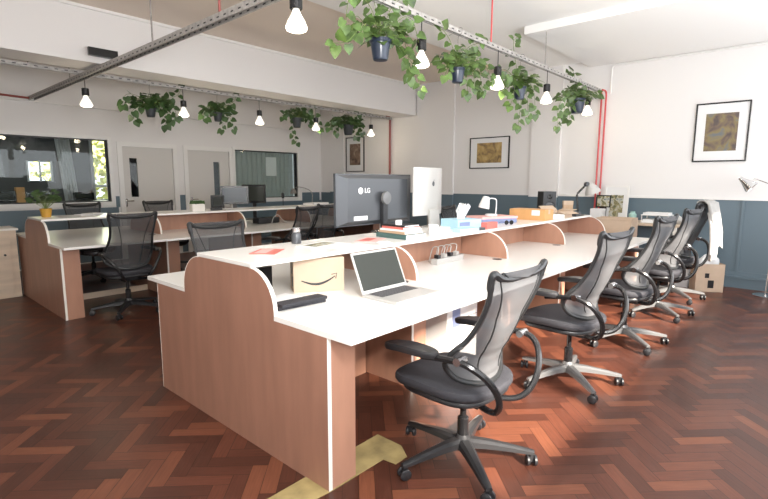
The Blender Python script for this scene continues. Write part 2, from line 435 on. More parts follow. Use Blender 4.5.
# ================================================================== BENCH DESKS
SH, WT = .985, .75
def riser_profile(y0, y1, z0, z1, r=.2, ry=None):
    pts = [(y0, z0)]
    for k in range(9):
        t = k/8*PI/2; pts.append((y0+r*(1-math.cos(t)), z1-r*(1-math.sin(t))))
    for k in range(9):
        t = PI/2*(1-k/8); pts.append((y1-r*(1-math.cos(t)), z1-r*(1-math.sin(t))))
    pts.append((y1, z0))
    return pts
def band(path, xa, xb, par):
    e = B(); rows = [[e.verts.new((x, y+dy, z)) for x, dy in ((xa, 0), (xb, 0))] for (y, z) in path for dy in (0,)]
    for a, b in zip(rows, rows[1:]): e.faces.new((a[0], a[1], b[1], b[0]))
    o = obj('edge_band', e, M['edge'], par); sm = o.modifiers.new('t', 'SOLIDIFY'); sm.thickness = .004; sm.offset = 0
    return o
def bench(name, label, x0, x1, yc, divs, back_bays, modesty, setback=.42):
    t = thing(name, label, 'desk', (x0, yc, 0))
    hw = .845; rw = .46; tw = .995; L_ = x1-x0
    # worktop (notched round the end risers)
    for nm, s in (('worktop', -1), ('worktop', 1)):
        w_ = B(); prism(w_, [(0, s*rw), (0, s*tw), (L_, s*tw), (L_, s*rw), (L_-.022, s*rw), (L_-.022, 0), (.022, 0), (.022, s*rw)], 'z', WT-.025, WT)
        obj(nm, w_, M['top'], t)
    obj('shelf', bbox(0, L_, -.28, .28, SH-.022, SH, .002, 1), M['top'], t)
    # end panels
    for xe in (0, L_-.02):
        p = [(-hw, 0), (-hw, WT-.026), (-rw-.0005, WT-.026)]+riser_profile(-rw, rw, WT-.026, SH-.0225)+[(rw+.0005, WT-.026), (hw, WT-.026), (hw, 0)]
        obj('end_panel', prism(B(), p, 'x', xe+.001, xe+.0195), M['ply'], t)
        for s in (-1, 1):
            obj('edge_band', box(B(), xe, xe+.0205, min(s*hw, s*(hw+.003)), max(s*hw, s*(hw+.003)), 0, WT-.026), M['edge'], t)
            rp = riser_profile(-rw-.002, rw+.002, WT, SH-.0225)
            band(rp[:10] if s < 0 else rp[10:], xe, xe+.021, t)
        sx = 1 if xe == 0 else -1
        for s in (-1, 1):
            xa = xe+.021 if sx > 0 else xe-.15
            obj('leg_panel', box(B(), xa, xa+.15, min(s*hw, s*(hw-.02)), max(s*hw, s*(hw-.02)), 0, WT-.026), M['plyl'], t)
    for xd in divs:
        d = xd-x0
        pr = riser_profile(-rw, rw, WT+.0005, SH-.0225)
        obj('divider', prism(B(), pr, 'x', d-.009, d+.009), M['plyl'], t)
        for half in (pr[:10], pr[10:]): band(half, d-.0095, d+.0095, t)
        hs = hw-setback
        obj('support_panel', box(B(), d-.009, d+.009, -hs, hs, 0, WT-.026), M['plyl'], t)
        for s in (-1, 1): obj('edge_band', box(B(), d-.0095, d+.0095, min(s*hs, s*(hs+.004)), max(s*hs, s*(hs+.004)), 0, WT-.026), M['edge'], t)
        for s in (-1, 1):
            obj('leg_panel', box(B(), d+.0095, d+.15, min(s*hs, s*(hs-.02)), max(s*hs, s*(hs-.02)), 0, WT-.026), M['plyl'], t)
        gr = lathe(B(), [(0, 0), (.04, 0), (.04, .002), (.033, .003), (0, .003)], 20, 0, 0, False)
        obj('grommet', gr, M['blk'], t, loc=(d-.09, -.41, WT+.0005))
    xs = [x0]+list(divs)+[x1]
    for k in back_bays:
        obj('backboard', box(B(), xs[k]-x0+.0225, xs[k+1]-x0-.0225, -.008, .008, WT+.0005, SH-.0225), M['plyl'], t)
    for k in range(len(xs)-1):
        a, b = xs[k]-x0+.0225, xs[k+1]-x0-.0225
        obj('modesty_panel', box(B(), a, b, -.009, .009, 0 if modesty else .0, WT-.026 if modesty else .07), M['plyl'] if modesty else M['pale'], t)
    return t
bench('bench_desk', 'large white topped bench desk with red plywood end panel in the foreground', 1.333, 6.20, 2.37, (2.46, 3.70, 4.94), (1, 2, 3), True)
bench('bench_desk', 'red plywood bench desk farther back, carrying the yellow plant pot', 1.365, 6.05, 6.35, (2.53, 3.70, 4.86), (1,), False, .25)

# ================================================================== CHAIRS
def make_chair(fab, basem, label, cat='chair'):
    t = thing('office_chair', label, cat)
    # star base
    b = lathe(B(), [(.0, .075), (.045, .075), (.05, .09), (.042, .125), (.032, .15), (0, .15)], 16, cap=False)
    for k in range(5):
        a = 2*PI*k/5+R_(18); c, s = math.cos(a), math.sin(a)
        secs = [(.03, .110, .036, .022), (.12, .106, .031, .019), (.22, .094, .025, .015), (.32, .079, .020, .011), (.352, .075, .016, .008)]
        rg = []
        for r, z, hw_, hh in secs:
            rg.append([b.verts.new((c*r-s*q, s*r+c*q, z+zz)) for q, zz in ((-hw_, -hh), (hw_, -hh), (hw_*.9, hh*.4), (hw_*.45, hh), (-hw_*.45, hh), (-hw_*.9, hh*.4))])
        for A_, B_ in zip(rg, rg[1:]):
            for q in range(6): b.faces.new((A_[q], A_[(q+1) % 6], B_[(q+1) % 6], B_[q]))
        b.faces.new(rg[0]); b.faces.new(rg[-1])
    obj('base', b, basem, t, True)
    for k in range(5):
        a = 2*PI*k/5+R_(18); x, y = .340*math.cos(a), .340*math.sin(a)
        cb = B(); sw = a+R_(70)+k*.9
        mt_ = Matrix.Translation((x, y, .029)) @ Matrix.Rotation(sw, 4, 'Z') @ Matrix.Rotation(PI/2, 4, 'X')
        for z0, z1 in ((-.027, -.009), (.009, .027)):
            vb = len(cb.verts); cb.verts.ensure_lookup_table()
            lathe(cb, [(.0, z0), (.022, z0), (.028, z0+.004), (.028, z1-.004), (.022, z1), (0, z1)], 14, cap=False)
            cb.verts.ensure_lookup_table(); bmesh.ops.transform(cb, matrix=mt_, verts=cb.verts[vb:])
        vb = len(cb.verts); box(cb, -.010, .010, -.006, .040, -.008, .008); cb.verts.ensure_lookup_table(); bmesh.ops.transform(cb, matrix=mt_, verts=cb.verts[vb:])
        obj('caster', cb, M['blk'], t, True)
    c = lathe(B(), [(0, .14), (.028, .14), (.028, .24), (.024, .245), (.016, .25), (.016, .37), (0, .37)], 16, cap=False)
    obj('column', c, M['blks'], t, True)
    # mechanism
    mb = bbox(-.09, .09, -.14, .12, .355, .405, .02, 3); obj('tilt_mechanism', mb, M['blk'], t, True)
    # seat
    out = superell(.250, .265, 40, 3.2, 0, .065)
    tf = lambda x, y: -.16*max(0, y-.12)**1.35+.012*(abs(x)/.25)**3
    obj('seat', slab(B(), out, .475, .425, tf, 5, .016), M['seat'], t, True)
    out2 = superell(.225, .235, 40, 3.2, 0, .05)
    obj('seat_pan', slab(B(), out2, .4245, .395, lambda x, y: -.16*max(0, y-.12)**1.35, 2, .01), M['blk'], t, True)
    # back: outline points (x, y, z)
    half = [(0, -.285, 1.030), (.10, -.285, 1.032), (.175, -.283, 1.045), (.222, -.280, 1.068), (.226, -.268, 1.03), (.214, -.255, .95), (.207, -.210, .84), (.218, -.155, .745), (.240, -.090, .67), (.236, -.055, .605), (.19, -.085, .535), (.10, -.135, .500), (0, -.155, .490)]
    pts = half + [(-x, y, z) for x, y, z in half[-2:0:-1]]
    P = smoothpts(pts, 5, True)
    rr = []
    for p in P:
        rr.append(.0165 if p.z > 1.0 else (.012 if p.z > .72 else .014))
    obj('back_frame', tube(B(), P, rr, 8, True), M['frame'], t, True)
    # mesh surface between mirrored outline points, bowed backwards
    HP = smoothpts(half, 5); mb = B()
    BT = [(.49, .0), (.50, .02), (.535, .065), (.605, .105), (.67, .100), (.745, .065), (.84, .036), (1.1, .028)]
    def bow(z):
        for (a, va), (b_, vb) in zip(BT, BT[1:]):
            if z <= b_: return va+(vb-va)*max(0, (z-a)/(b_-a))
        return .028
    mb = B(); cols = 12; grid = []
    for p in HP[2:-1]:
        row = []
        for q in range(cols+1):
            s = -1+2*q/cols
            row.append(mb.verts.new((p.x*s, p.y-bow(p.z)*(1-s*s), p.z)))
        grid.append(row)
    for A_, B_ in zip(grid, grid[1:]):
        for q in range(cols): mb.faces.new((A_[q], A_[q+1], B_[q+1], B_[q]))
    me_ = obj('back_mesh', mb, fab, t, True)
    for s in (-1, 1):
        sp = []
        for p in HP[2:-10:2]:
            if p.x < .17: continue
            q = .42+.36*max(0, min(1, (p.z-.62)/.42))**1.4
            sp.append((s*p.x*q, p.y-bow(p.z)*(1-q*q)-.002, p.z))
        obj('seam', tube(B(), smoothpts(sp, 4), .0035, 5), M['frame'], me_, True)
    # spine supports from the mechanism up to the arm brackets, arm loops and pads
    for s in (-1, 1):
        lp = [(s*.05, -.08, .385), (s*.08, -.17, .375), (s*.115, -.245, .395), (s*.15, -.285, .455), (s*.19, -.292, .53), (s*.235, -.268, .60), (s*.270, -.225, .645), (s*.285, -.16, .665), (s*.285, -.05, .655), (s*.285, .04, .640)]
        a = obj('armrest', tube(B(), smoothpts(lp, 5), .0155, 8, False), M['blks'], t, True)
        po = superell(.047, .155, 28, 2.6, s*.287, .105)
        obj('arm_pad', slab(B(), po, .682, .650, lambda x, y: -.22*max(0, y-.12)**1.2, 2, .012), M['blk'], a, True)
        k_ = B(); tube(k_, [(s*.240, -.158, .665), (s*.300, -.160, .667)], .019, 10)
        obj('bracket', k_, M['chrome'] if fab is M['meshf'] else M['blk'], a, True)
    return t
near = [
 (1.96, 1.22, 88, .96, 'grey mesh office chair nearest the camera, in front of the open laptop'),
 (3.28, 1.20, 84, 1.02, 'grey mesh office chair second in the row along the near bench'),
 (4.46, 1.17, 84, 1.05, 'grey mesh office chair third in the row, beside the cardboard flaps'),
 (5.66, 1.18, 82, 1.06, 'grey mesh office chair fourth in the row, next to the one with the jacket'),
 (6.58, 1.22, 80, 1.08, 'office chair at the far end of the row with a pale jacket on its back')]
ch0 = make_chair(M['meshf'], M['galu'], near[0][4])
ch0.location = (near[0][0], near[0][1], 0); ch0.rotation_euler = (0, 0, R_(near[0][2]-90)); ch0['group'] = 'office chairs along the near bench'; ch0.scale = (1, 1, near[0][3])
spin0 = None
for x, y, a, s, lab in near[1:]:
    c = dup(ch0, (x, y, 0), R_(a-90), lab, 'office chairs along the near bench', (1, 1, s))
grey_base = None
for o in list(bpy.data.objects):
    if o.name.startswith('base') and o.parent and o.parent is not ch0:
        if grey_base is None:
            grey_base = o.data.copy(); grey_base.materials.clear(); grey_base.materials.append(M['alu'])
        o.data = grey_base
chd = make_chair(M['meshd'], M['blk'], 'black mesh office chair at the left, with its back to the camera')
chd.location = (1.93, 5.40, 0); chd['group'] = 'dark chairs around the farther bench'
for x, y, a, lab in [
 (1.97, 3.30, -92, 'dark mesh chair behind the near bench, only its back above the shelf'),
 (5.45, 3.42, -80, 'dark chair behind the tissue box on the far side of the near bench'),
 (3.93, 5.17, 104, 'dark mesh chair left of the two beside the big monitor'),
 (4.62, 5.42, 87, 'dark mesh chair right of the two, partly behind the big monitor'),
 (2.27, 7.55, -90, 'dark chair on the far side of the farther bench, behind the yellow pot'),
 (3.36, 7.60, -90, 'dark chair on the far side of the farther bench, in front of the doors')]:
    dup(chd, (x, y, 0), R_(a-90), lab, 'dark chairs around the farther bench')

# ================================================================== RAILS, LAMPS, PIPES
def rail(label, p0, p1, wdt=.045, h=.045, slots=True):
    p0, p1 = Vector(p0), Vector(p1); d = p1-p0; L_ = d.length; a = math.atan2(d.y, d.x)
    t = thing('ceiling_rail', label, 'rail', p0, a)
    b = B(); box(b, 0, L_, -wdt/2, wdt/2, h-.003, h); box(b, 0, L_, -wdt/2, -wdt/2+.003, 0, h-.003); box(b, 0, L_, wdt/2-.003, wdt/2, 0, h-.003)
    box(b, 0, L_, -wdt/2+.003, -wdt/2+.012, 0, .003); box(b, 0, L_, wdt/2-.012, wdt/2-.003, 0, .003)
    obj('channel', b, M['slotted'], t)
    return t
RZ = 2.70
def slot_pattern(mt):
    nt = mt.node_tree; N = nt.nodes; L = nt.links; b = N['Principled BSDF']; src = b.inputs['Base Color'].links[0].from_socket
    tc = N.new('ShaderNodeTexCoord'); sp = N.new('ShaderNodeSeparateXYZ'); L.new(tc.outputs['Object'], sp.inputs[0])
    def MM(op, a, c):
        n = N.new('ShaderNodeMath'); n.operation = op
        for i, v in enumerate((a, c)):
            if isinstance(v, (int, float)): n.inputs[i].default_value = v
            else: L.new(v, n.inputs[i])
        return n.outputs[0]
    fx = MM('FLOORED_MODULO', sp.outputs[0], .10)
    f = MM('MULTIPLY', MM('LESS_THAN', fx, .035), MM('MULTIPLY', MM('GREATER_THAN', sp.outputs[2], .017), MM('LESS_THAN', sp.outputs[2], .028)))
    mx = N.new('ShaderNodeMix'); mx.data_type = 'RGBA'; L.new(f, mx.inputs[0]); L.new(src, mx.inputs[6]); mx.inputs[7].default_value = (.02, .02, .02, 1)
    L.new(mx.outputs[2], b.inputs['Base Color'])
M['slotted'] = mat('slotted_galvanised_steel', (.42, .40, .38), .5, metal=.2, var=.25, vscale=25); slot_pattern(M['slotted'])
r1 = rail('slotted steel rail over the near bench, hung with potted plants and bulbs', (-.6, 2.55, RZ), (7.62, 2.55, RZ))
r2_ = rail('long steel rail below the bulkhead over the farther bench', (-.6, 6.80, 2.66), (7.80, 6.80, 2.66))
r3 = rail('thick steel rail crossing the ceiling diagonally at upper left', (2.07, .4, 2.600), (2.07, 9.09, 2.600), .075, .055)
def rod(par, x, y, z0, z1, m_='steel', r=.005):
    return obj('hanging_rod', tube(B(), [(x, y, z0), (x, y, z1)], r, 8), M[m_], par)
inv1 = (-.6, 2.55, RZ)
for x in (.6, 3.1): rod(r1, x+.6, 0, .045, HI-RZ)
rod(r1, 5.68+.6, 0, .045, 3.13-RZ)
rod(r1, 4.47+.6, .03, .045, HI-RZ, 'redpipe', .008)
rod(r2_, 1.55+.6, 0, .045, LO-2.66)
rod(r3, 4.75-.4, 0, .055, LO-2.60, 'steel', .008); rod(r3, 3.55-.4, 0, .055, HI-2.60, 'rust', .01); rod(r3, 7.2-.4, 0, .055, LO-2.60)
for k, (ya, yb, x, zt, zb) in enumerate(((2.56, 2.56, 7.80, 2.76, 0),)):
    o = obj('red_pipe', tube(B(), smoothpts([(7.62, 2.585, 2.735), (7.76, 2.585, 2.735), (7.80, 2.585, 2.69), (7.80, 2.585, 2.6)], 4)+[Vector((7.80, 2.585, 0))], .013, 10), M['redpipe'], None, True)
    tag(o, 'left red conduit running down the right wall from the near rail', 'pipe', 'red wall conduits')
    o = obj('red_pipe', tube(B(), smoothpts([(7.62, 2.52, 2.735), (7.76, 2.52, 2.735), (7.80, 2.52, 2.69), (7.80, 2.52, 2.6)], 4)+[Vector((7.80, 2.52, 0))], .013, 10), M['redpipe'], None, True)
    tag(o, 'right red conduit running down the right wall from the near rail', 'pipe', 'red wall conduits')
o = obj('red_pipe', tube(B(), smoothpts([(7.70, 6.84, 2.72), (7.78, 6.84, 2.72), (7.81, 6.84, 2.68), (7.81, 6.84, 2.6)], 4)+[Vector((7.81, 6.84, 0))], .022, 10), M['rust'], None, True)
tag(o, 'red pipe running down behind the big monitor from the far rail', 'pipe')
o = obj('wall_conduit', tube(B(), [(7.835, 2.47, 2.70), (7.835, 2.47, 3.07), (7.835, 2.44, 3.105), (7.835, 2.3, 3.105), (7.835, -1.1, 3.10)], .011, 8), M['trim'], None, True)
tag(o, 'thin white conduit running high along the right wall', 'conduit')
o = obj('wall_conduit', tube(B(), [(-.5, 9.085, 2.60), (7.0, 9.085, 2.55)], .011, 8), M['trim'], None, True)
tag(o, 'thin conduit running along the back wall above the doors', 'conduit')

o = obj('wall_pipe', tube(B(), [(-1.5, 9.05, 2.66), (1.2, 9.05, 2.645), (2.05, 9.05, 2.625)], .016, 8), M['rust'], None, True)
tag(o, 'dull red pipe high on the back wall at the left edge of the picture', 'pipe')
def make_lamp(label, group):
    t = thing('pendant_lamp', label, 'lamp', group=group)
    obj('cord', tube(B(), [(0, 0, -.0), (0, 0, -.175)], .0045, 6), M['blk'], t)
    obj('socket', lathe(B(), [(0, -.172), (.034, -.172), (.040, -.177), (.040, -.255), (.036, -.26), (0, -.26)], 20, cap=False), M['blks'], t, True)
    obj('bulb_neck', lathe(B(), [(.020, -.26), (.026, -.275), (.032, -.29), (.055, -.33), (.066, -.36)], 24, cap=False), M['bulbn'], t, True)
    obj('bulb', lathe(B(), [(.066, -.36), (.068, -.370), (.062, -.384), (.040, -.393), (0, -.396)], 24, cap=False), M['bulb'], t, True)
    return t
ordn = ['first', 'second', 'third', 'fourth', 'fifth']
lp = make_lamp('large lit bulb nearest the camera at the top of the picture, beside the trailing plant', 'bulbs on the near rail')
xs1 = (2.015, 3.30, 4.57, 5.76, 7.14)
for k, x in enumerate(xs1):
    lab = ['', 'lit reflector bulb between the first and second plants on the near rail', 'lit reflector bulb among leaves, third along the near rail', 'lit reflector bulb, fourth along the near rail', 'lit reflector bulb at the red pipe end of the near rail'][k]
    q = lp if k == 0 else dup(lp, (0, 0, 0), 0, lab)
    q.location = (x, 2.55, RZ+.02)
for k, x in enumerate((2.11, 3.34, 4.59, 5.76, 7.19)):
    dup(lp, (x, 6.80, 2.68), 0, ['lit bulb at the far left, hanging under the crossing of two rails', 'lit bulb between the two leftmost plants on the far rail', 'lit bulb on the far rail in the middle, above the internal window', 'lit bulb on the far rail between two plants at its right', 'lit bulb at the right end of the far rail, above the tall picture'][k], 'bulbs on the far rail')
for i, (x, y, z) in enumerate([(x, 2.55, RZ-.47) for x in xs1]+[(x, 6.8, 2.19) for x in (2.11, 3.34, 4.59, 5.76, 7.19)]):
    light('bulb_glow', 'POINT', (x, y, z), 5, (1, .84, .62), size=.05)
# black bracketed speaker on the bulkhead
t = thing('spotlight', 'black slim flood lamp on the bulkhead near the crossing rails', 'lamp', (2.11, 6.148, 2.79))
bm = bbox(-.17, .13, -.10, -.06, -.045, .045, .006); obj('housing', bm, M['blks'], t)
obj('bracket', tube(B(), [(.10, -.06, 0), (.15, -.03, -.01), (.15, 0, -.06)], .008, 6), M['steel'], t)

# ================================================================== PLANTS
def leaf(bm, pos, d, n, s):
    d = d.normalized(); n = (n-d*n.dot(d)).normalized(); w_ = d.cross(n)
    prof = [(0, 0), (-.10, .34), (.15, .52), (.45, .47), (.75, .27), (1.05, 0)]
    mid = [bm.verts.new(pos+d*s*a-n*s*.10*a*a) for a in (0, .15, .45, .75, 1.05)]
    for sg in (-1, 1):
        side = [bm.verts.new(pos+d*s*a+w_*s*b*sg+n*s*(.10*b-.12*max(a, 0)**2)) for a, b in prof[1:5]]
        bm.faces.new((mid[0], side[0], side[1])); bm.faces.new((mid[0], side[1], mid[1]))
        bm.faces.new((mid[1], side[1], side[2], mid[2])); bm.faces.new((mid[2], side[2], side[3], mid[3])); bm.faces.new((mid[3], side[3], mid[4]))
def plant(label, x, y, zr, rail_r, potz, vines, seed, ls=.07, potr=.068, group=None, lf='leaf', pot='pot', dens=26, spread=.17):
    random.seed(seed)
    t = thing('hanging_plant', label, 'plant', (x, y, potz), 0, group)
    ph = potr*1.9
    obj('pot', lathe(B(), [(0, 0), (potr*.68, 0), (potr*.74, .01), (potr*.97, ph*.82), (potr*1.06, ph*.84), (potr*1.08, ph), (potr*.98, ph), (potr*.92, ph*.86), (0, ph*.85)], 24, cap=False), M[pot], t, True)
    obj('soil', lathe(B(), [(0, ph*.87), (potr*.9, ph*.87)], 16, cap=False), M['soil'], t)
    top = zr-potz
    hb = B()
    for k in range(3):
        a = 2*PI*k/3+.4
        tube(hb, [(potr*math.cos(a), potr*math.sin(a), ph*.95), (0, 0, top-.09)], .0018, 5)
    tube(hb, smoothpts([(0, 0, top-.095), (.0, 0, top-.02), (0, -.034, top+.01), (0, -.036, top+.05), (0, 0, top+.056), (0, .03, top+.05)], 3), .003, 6)
    obj('hanger', hb, M['steel'], t)
    fb = B(); vb = B(); Z = Vector((0, 0, 1))
    camd = Vector((-.6, -.7, .1))
    # bushy crown
    for k in range(dens):
        a = random.uniform(0, 2*PI); rr = random.uniform(.02, spread); zz = ph+random.uniform(-.02, .15)*(1.25-rr/spread*.7)
        p = Vector((rr*math.cos(a), rr*math.sin(a)*.8, zz))
        d = Vector((math.cos(a), math.sin(a), random.uniform(-.9, .3))); n = (Z+camd*random.uniform(.2, 1.2)+Vector((random.uniform(-.5, .5),)*3)).normalized()
        leaf(fb, p, d, n, ls*random.uniform(.7, 1.2))
        tube(vb, smoothpts([(0, 0, ph*.9), (rr*.4*math.cos(a), rr*.4*math.sin(a), zz+.01), tuple(p)], 2), .0018, 4)
    # trailing vines: list of end points (dx, dy, dz) relative to the pot rim, with an optional mid point
    for v in vines:
        pts = [Vector((0, 0, ph))]+[Vector(q)+Vector((0, 0, ph)) for q in v]
        S = smoothpts(pts, 8)
        tube(vb, S, .0022, 5)
        acc = 0; last = S[0]; sd = 1
        for i in range(1, len(S)-1):
            acc += (S[i]-last).length; last = S[i]
            if acc > ls*.62:
                acc = 0; sd = -sd
                tdir = (S[i+1]-S[i-1]).normalized(); side = tdir.cross(Vector((.7, .7, .2))).normalized()*sd
                d = (side*1.0+Vector((0, 0, -.6))+tdir*.3+Vector((random.uniform(-.3, .3), random.uniform(-.3, .3), 0)))
                n = (camd+Z*.5+Vector((random.uniform(-.4, .4), random.uniform(-.4, .4), random.uniform(-.3, .3))))
                p = S[i]+d.normalized()*.02
                leaf(fb, p, d, n, ls*random.uniform(.75, 1.2))
        leaf(fb, S[-1], S[-1]-S[-2], camd+Z*.3, ls*1.05)
    obj('foliage', fb, M[lf], t, True); obj('vines', vb, M['stem'], t, True)
    return t
G1 = 'trailing plants on the near rail'
plant('biggest hanging plant, navy pot with vines trailing left across the ceiling', 2.80, 2.55, RZ, 0, 2.295,
      [[(-.12, -.02, .18), (-.25, 0, .27), (-.33, 0, .18), (-.36, 0, .02)], [(-.10, 0, .10), (-.22, 0, .03), (-.34, 0, -.08), (-.47, 0, -.12)], [(-.06, .02, .3), (-.15, 0, .44), (-.3, 0, .5)],
       [(.12, 0, .10), (.25, 0, .08), (.32, 0, -.04), (.36, 0, -.22)], [(.16, 0, .06), (.30, 0, -.05), (.42, 0, -.14), (.50, 0, -.30)], [(.10, 0, .22), (.22, 0, .34), (.38, 0, .42)], [(.15, -.05, .16), (.28, -.03, .22), (.40, 0, .20), (.47, 0, .05)], [(-.1, .02, .05), (-.22, .03, .12), (-.28, .02, .0)]], 4, .074, .078, G1, dens=56, spread=.22)
plant('hanging plant second along the near rail, its dark pot half hidden by leaves', 3.84, 2.55, RZ, 0, 2.285,
      [[(-.1, 0, .18), (-.2, 0, .26), (-.28, 0, .28)], [(-.1, 0, .08), (-.16, 0, -.02), (-.2, 0, -.1)], [(.12, 0, .1), (.25, 0, .02), (.3, 0, -.12)], [(.2, 0, .1), (.36, 0, .03), (.45, 0, -.14)], [(.15, 0, .2), (.32, 0, .28), (.44, 0, .34)], [(.1, 0, -.02), (.16, 0, -.1), (.18, 0, -.2)], [(.3, 0, .15), (.5, 0, .1), (.62, 0, -.02)]], 11, .072, .066, G1, dens=60, spread=.24)
plant('hanging plant third along the near rail, one vine reaching low', 5.06, 2.55, RZ, 0, 2.285,
      [[(-.12, 0, .25), (-.18, 0, .42), (-.1, 0, .5)], [(-.2, 0, .1), (-.35, 0, .0), (-.38, 0, -.1)], [(.05, 0, -.1), (.02, 0, -.3), (.0, 0, -.42)], [(.15, 0, .1), (.35, 0, .0), (.42, 0, -.25)], [(-.2, 0, .1), (-.4, 0, .12), (-.5, 0, .0)], [(.12, 0, .05), (.2, 0, -.1), (.24, 0, -.3)], [(-.1, 0, -.02), (-.16, 0, -.15), (-.2, 0, -.22)]], 23, .078, .07, G1, dens=64, spread=.27)
plant('hanging plant in a shiny navy pot at the red pipe end of the near rail', 6.75, 2.55, RZ, 0, 2.31,
      [[(-.15, 0, .05), (-.38, 0, -.1), (-.45, 0, -.25)], [(-.2, 0, .1), (-.45, 0, .0), (-.62, 0, -.2), (-.62, 0, -.42)], [(.15, 0, .1), (.3, 0, .12), (.42, 0, .05)], [(-.1, 0, .2), (-.2, 0, .32), (-.35, 0, .3)], [(-.1, 0, 0), (-.2, 0, -.15), (-.25, 0, -.3)]], 31, .080, .10, G1, dens=80, spread=.32)
G2 = 'trailing plants on the far rail'
plant('leftmost bushy hanging plant on the far rail', 2.88, 6.80, 2.66, 0, 2.24,
      [[(-.15, 0, .12), (-.3, 0, .12), (-.36, 0, -.02)], [(-.1, 0, .0), (-.24, 0, -.08), (-.2, 0, -.2)], [(.12, 0, .02), (.2, 0, -.1), (.18, 0, -.24)], [(.15, 0, .1), (.3, 0, .05), (.36, 0, -.1)], [(.1, 0, .1), (.25, 0, -.05), (.28, 0, -.15)], [(.2, 0, .12), (.38, 0, .2), (.44, 0, .32)]], 41, .085, .07, G2, 'leafd', 'potd', dens=110, spread=.27)
plant('hanging plant second from left on the far rail, above the pair of doors', 3.86, 6.80, 2.66, 0, 2.27,
      [[(-.1, 0, .05), (-.22, 0, -.02), (-.2, 0, -.1)], [(.05, 0, 0), (.08, 0, -.12), (.06, 0, -.24)], [(.15, 0, .12), (.28, 0, .2), (.32, 0, .3)], [(.1, 0, .0), (.22, 0, -.08), (.26, 0, -.22)]], 43, .08, .066, G2, 'leafd', 'potd', dens=84, spread=.23)
plant('hanging plant on the far rail over the grey internal window, a vine dangling', 5.34, 6.80, 2.66, 0, 2.30,
      [[(-.1, 0, .06), (-.25, 0, .05), (-.3, 0, -.02)], [(-.05, 0, -.1), (-.1, 0, -.25), (.0, 0, -.42)], [(.12, 0, .1), (.22, 0, .02), (.28, 0, -.08)], [(.2, 0, .12), (.34, 0, .22), (.42, 0, .33)], [(.3, 0, .1), (.45, 0, .05), (.5, 0, -.15)]], 47, .08, .085, G2, 'leafd', 'potd', dens=72, spread=.25)
plant('rightmost bushy hanging plant on the far rail, above the tall picture', 6.56, 6.80, 2.66, 0, 2.26,
      [[(-.2, 0, .1), (-.4, 0, .05), (-.5, 0, -.1)], [(-.12, 0, .05), (-.3, 0, -.05), (-.3, 0, -.18)], [(.15, 0, .1), (.35, 0, .05), (.38, 0, -.12)], [(.2, 0, .2), (.4, 0, .28), (.55, 0, .3)], [(.1, 0, 0), (.2, 0, -.15), (.25, 0, -.22)]], 53, .09, .10, G2, 'leafd', 'potd', dens=110, spread=.36)

# ================================================================== PICTURES
def picture(label, x, y0, y1, z0, z1, mat_, border, tilt=0):
    """hangs on the right wall, facing -x"""
    t = thing('framed_picture', label, 'picture', (x, (y0+y1)/2, z0))
    hw = (y1-y0)/2; h = z1-z0; f = .018
    b = B(); box(b, -.025, 0, -hw, hw, 0, f); box(b, -.025, 0, -hw, hw, h-f, h); box(b, -.025, 0, -hw, -hw+f, f, h-f); box(b, -.025, 0, hw-f, hw, f, h-f)
    obj('frame', b, M['blks'], t)
    obj('mount', box(B(), -.012, -.004, -hw+f, hw-f, f, h-f), M['paper'], t)
    a, c_ = border
    obj('print', box(B(), -.0145, -.0125, -hw+a, hw-a, c_, h-c_), mat_, t)
    return t
picture('framed dim figure print in white mount on the white wall at right', XR, .745, 1.345, 1.665, 2.435, A_dark, (.12, .14))
picture('framed tan landscape-format print on the wall above the tissue box', XR, 4.09, 4.89, 1.625, 2.18, A_tan, (.15, .10))
picture('tall framed brown print on the far wall above the big monitor', XR-.0, 7.62, 8.20, 1.60, 2.37, A_brown, (.12, .15))

# ================================================================== THINGS ON THE NEAR BENCH
# laptop

def laptop(label, loc, rz, W_, D_, lidh, tilt, body, scr, lit=False):
    t = thing('laptop', label, 'laptop', loc, rz)
    obj('base', bbox(-W_/2, W_/2, -D_/2, D_/2, .001, .017, .004), body, t)
    kb = B(); n, r = 14, 5; kw = W_*.80/n; kh = D_*.42/r
    box(kb, -W_*.41, W_*.41, D_*.02, D_*.46, .0172, .0178)
    for i in range(n):
        for j in range(r): box(kb, -W_*.40+i*kw+.002, -W_*.40+(i+1)*kw-.002, D_*.03+j*kh+.002, D_*.03+(j+1)*kh-.002, .0178, .0192)
    obj('keyboard', kb, M['keys'], t)
    obj('trackpad', box(B(), -.05, .05, -D_*.45, -D_*.08, .0171, .0176), M['mac'] if body is M['mac'] else M['keys'], t)
    mt_ = Matrix.Translation((0, D_/2-.004, .017)) @ Matrix.Rotation(-tilt, 4, 'X')
    l = bbox(-W_/2, W_/2, -.0, .007, 0, lidh, .003); bmesh.ops.transform(l, matrix=mt_, verts=l.verts); lo = obj('lid', l, body, t)
    q = box(B(), -W_/2+.014, W_/2-.014, -.0012, -.0002, .018, lidh-.014); bmesh.ops.transform(q, matrix=mt_, verts=q.verts); obj('screen', q, scr, lo)
    return t
laptop('open silver laptop with a dark screen on the near white worktop', (2.075, 1.72, WT), R_(-1), .385, .255, .245, R_(24), M['mac'], M['screen'])
def boxthing(name, label, cat, loc, rz, w_, d_, h_, m_, bev=.002, group=None):
    """plain solid with rounded edges, base centre at loc, as one mesh"""
    o = obj(name, bbox(-w_/2, w_/2, -d_/2, d_/2, 0, h_, bev), M[m_] if isinstance(m_, str) else m_)
    o.location = loc; o.rotation_euler = (0, 0, rz); return tag(o, label, cat, group)
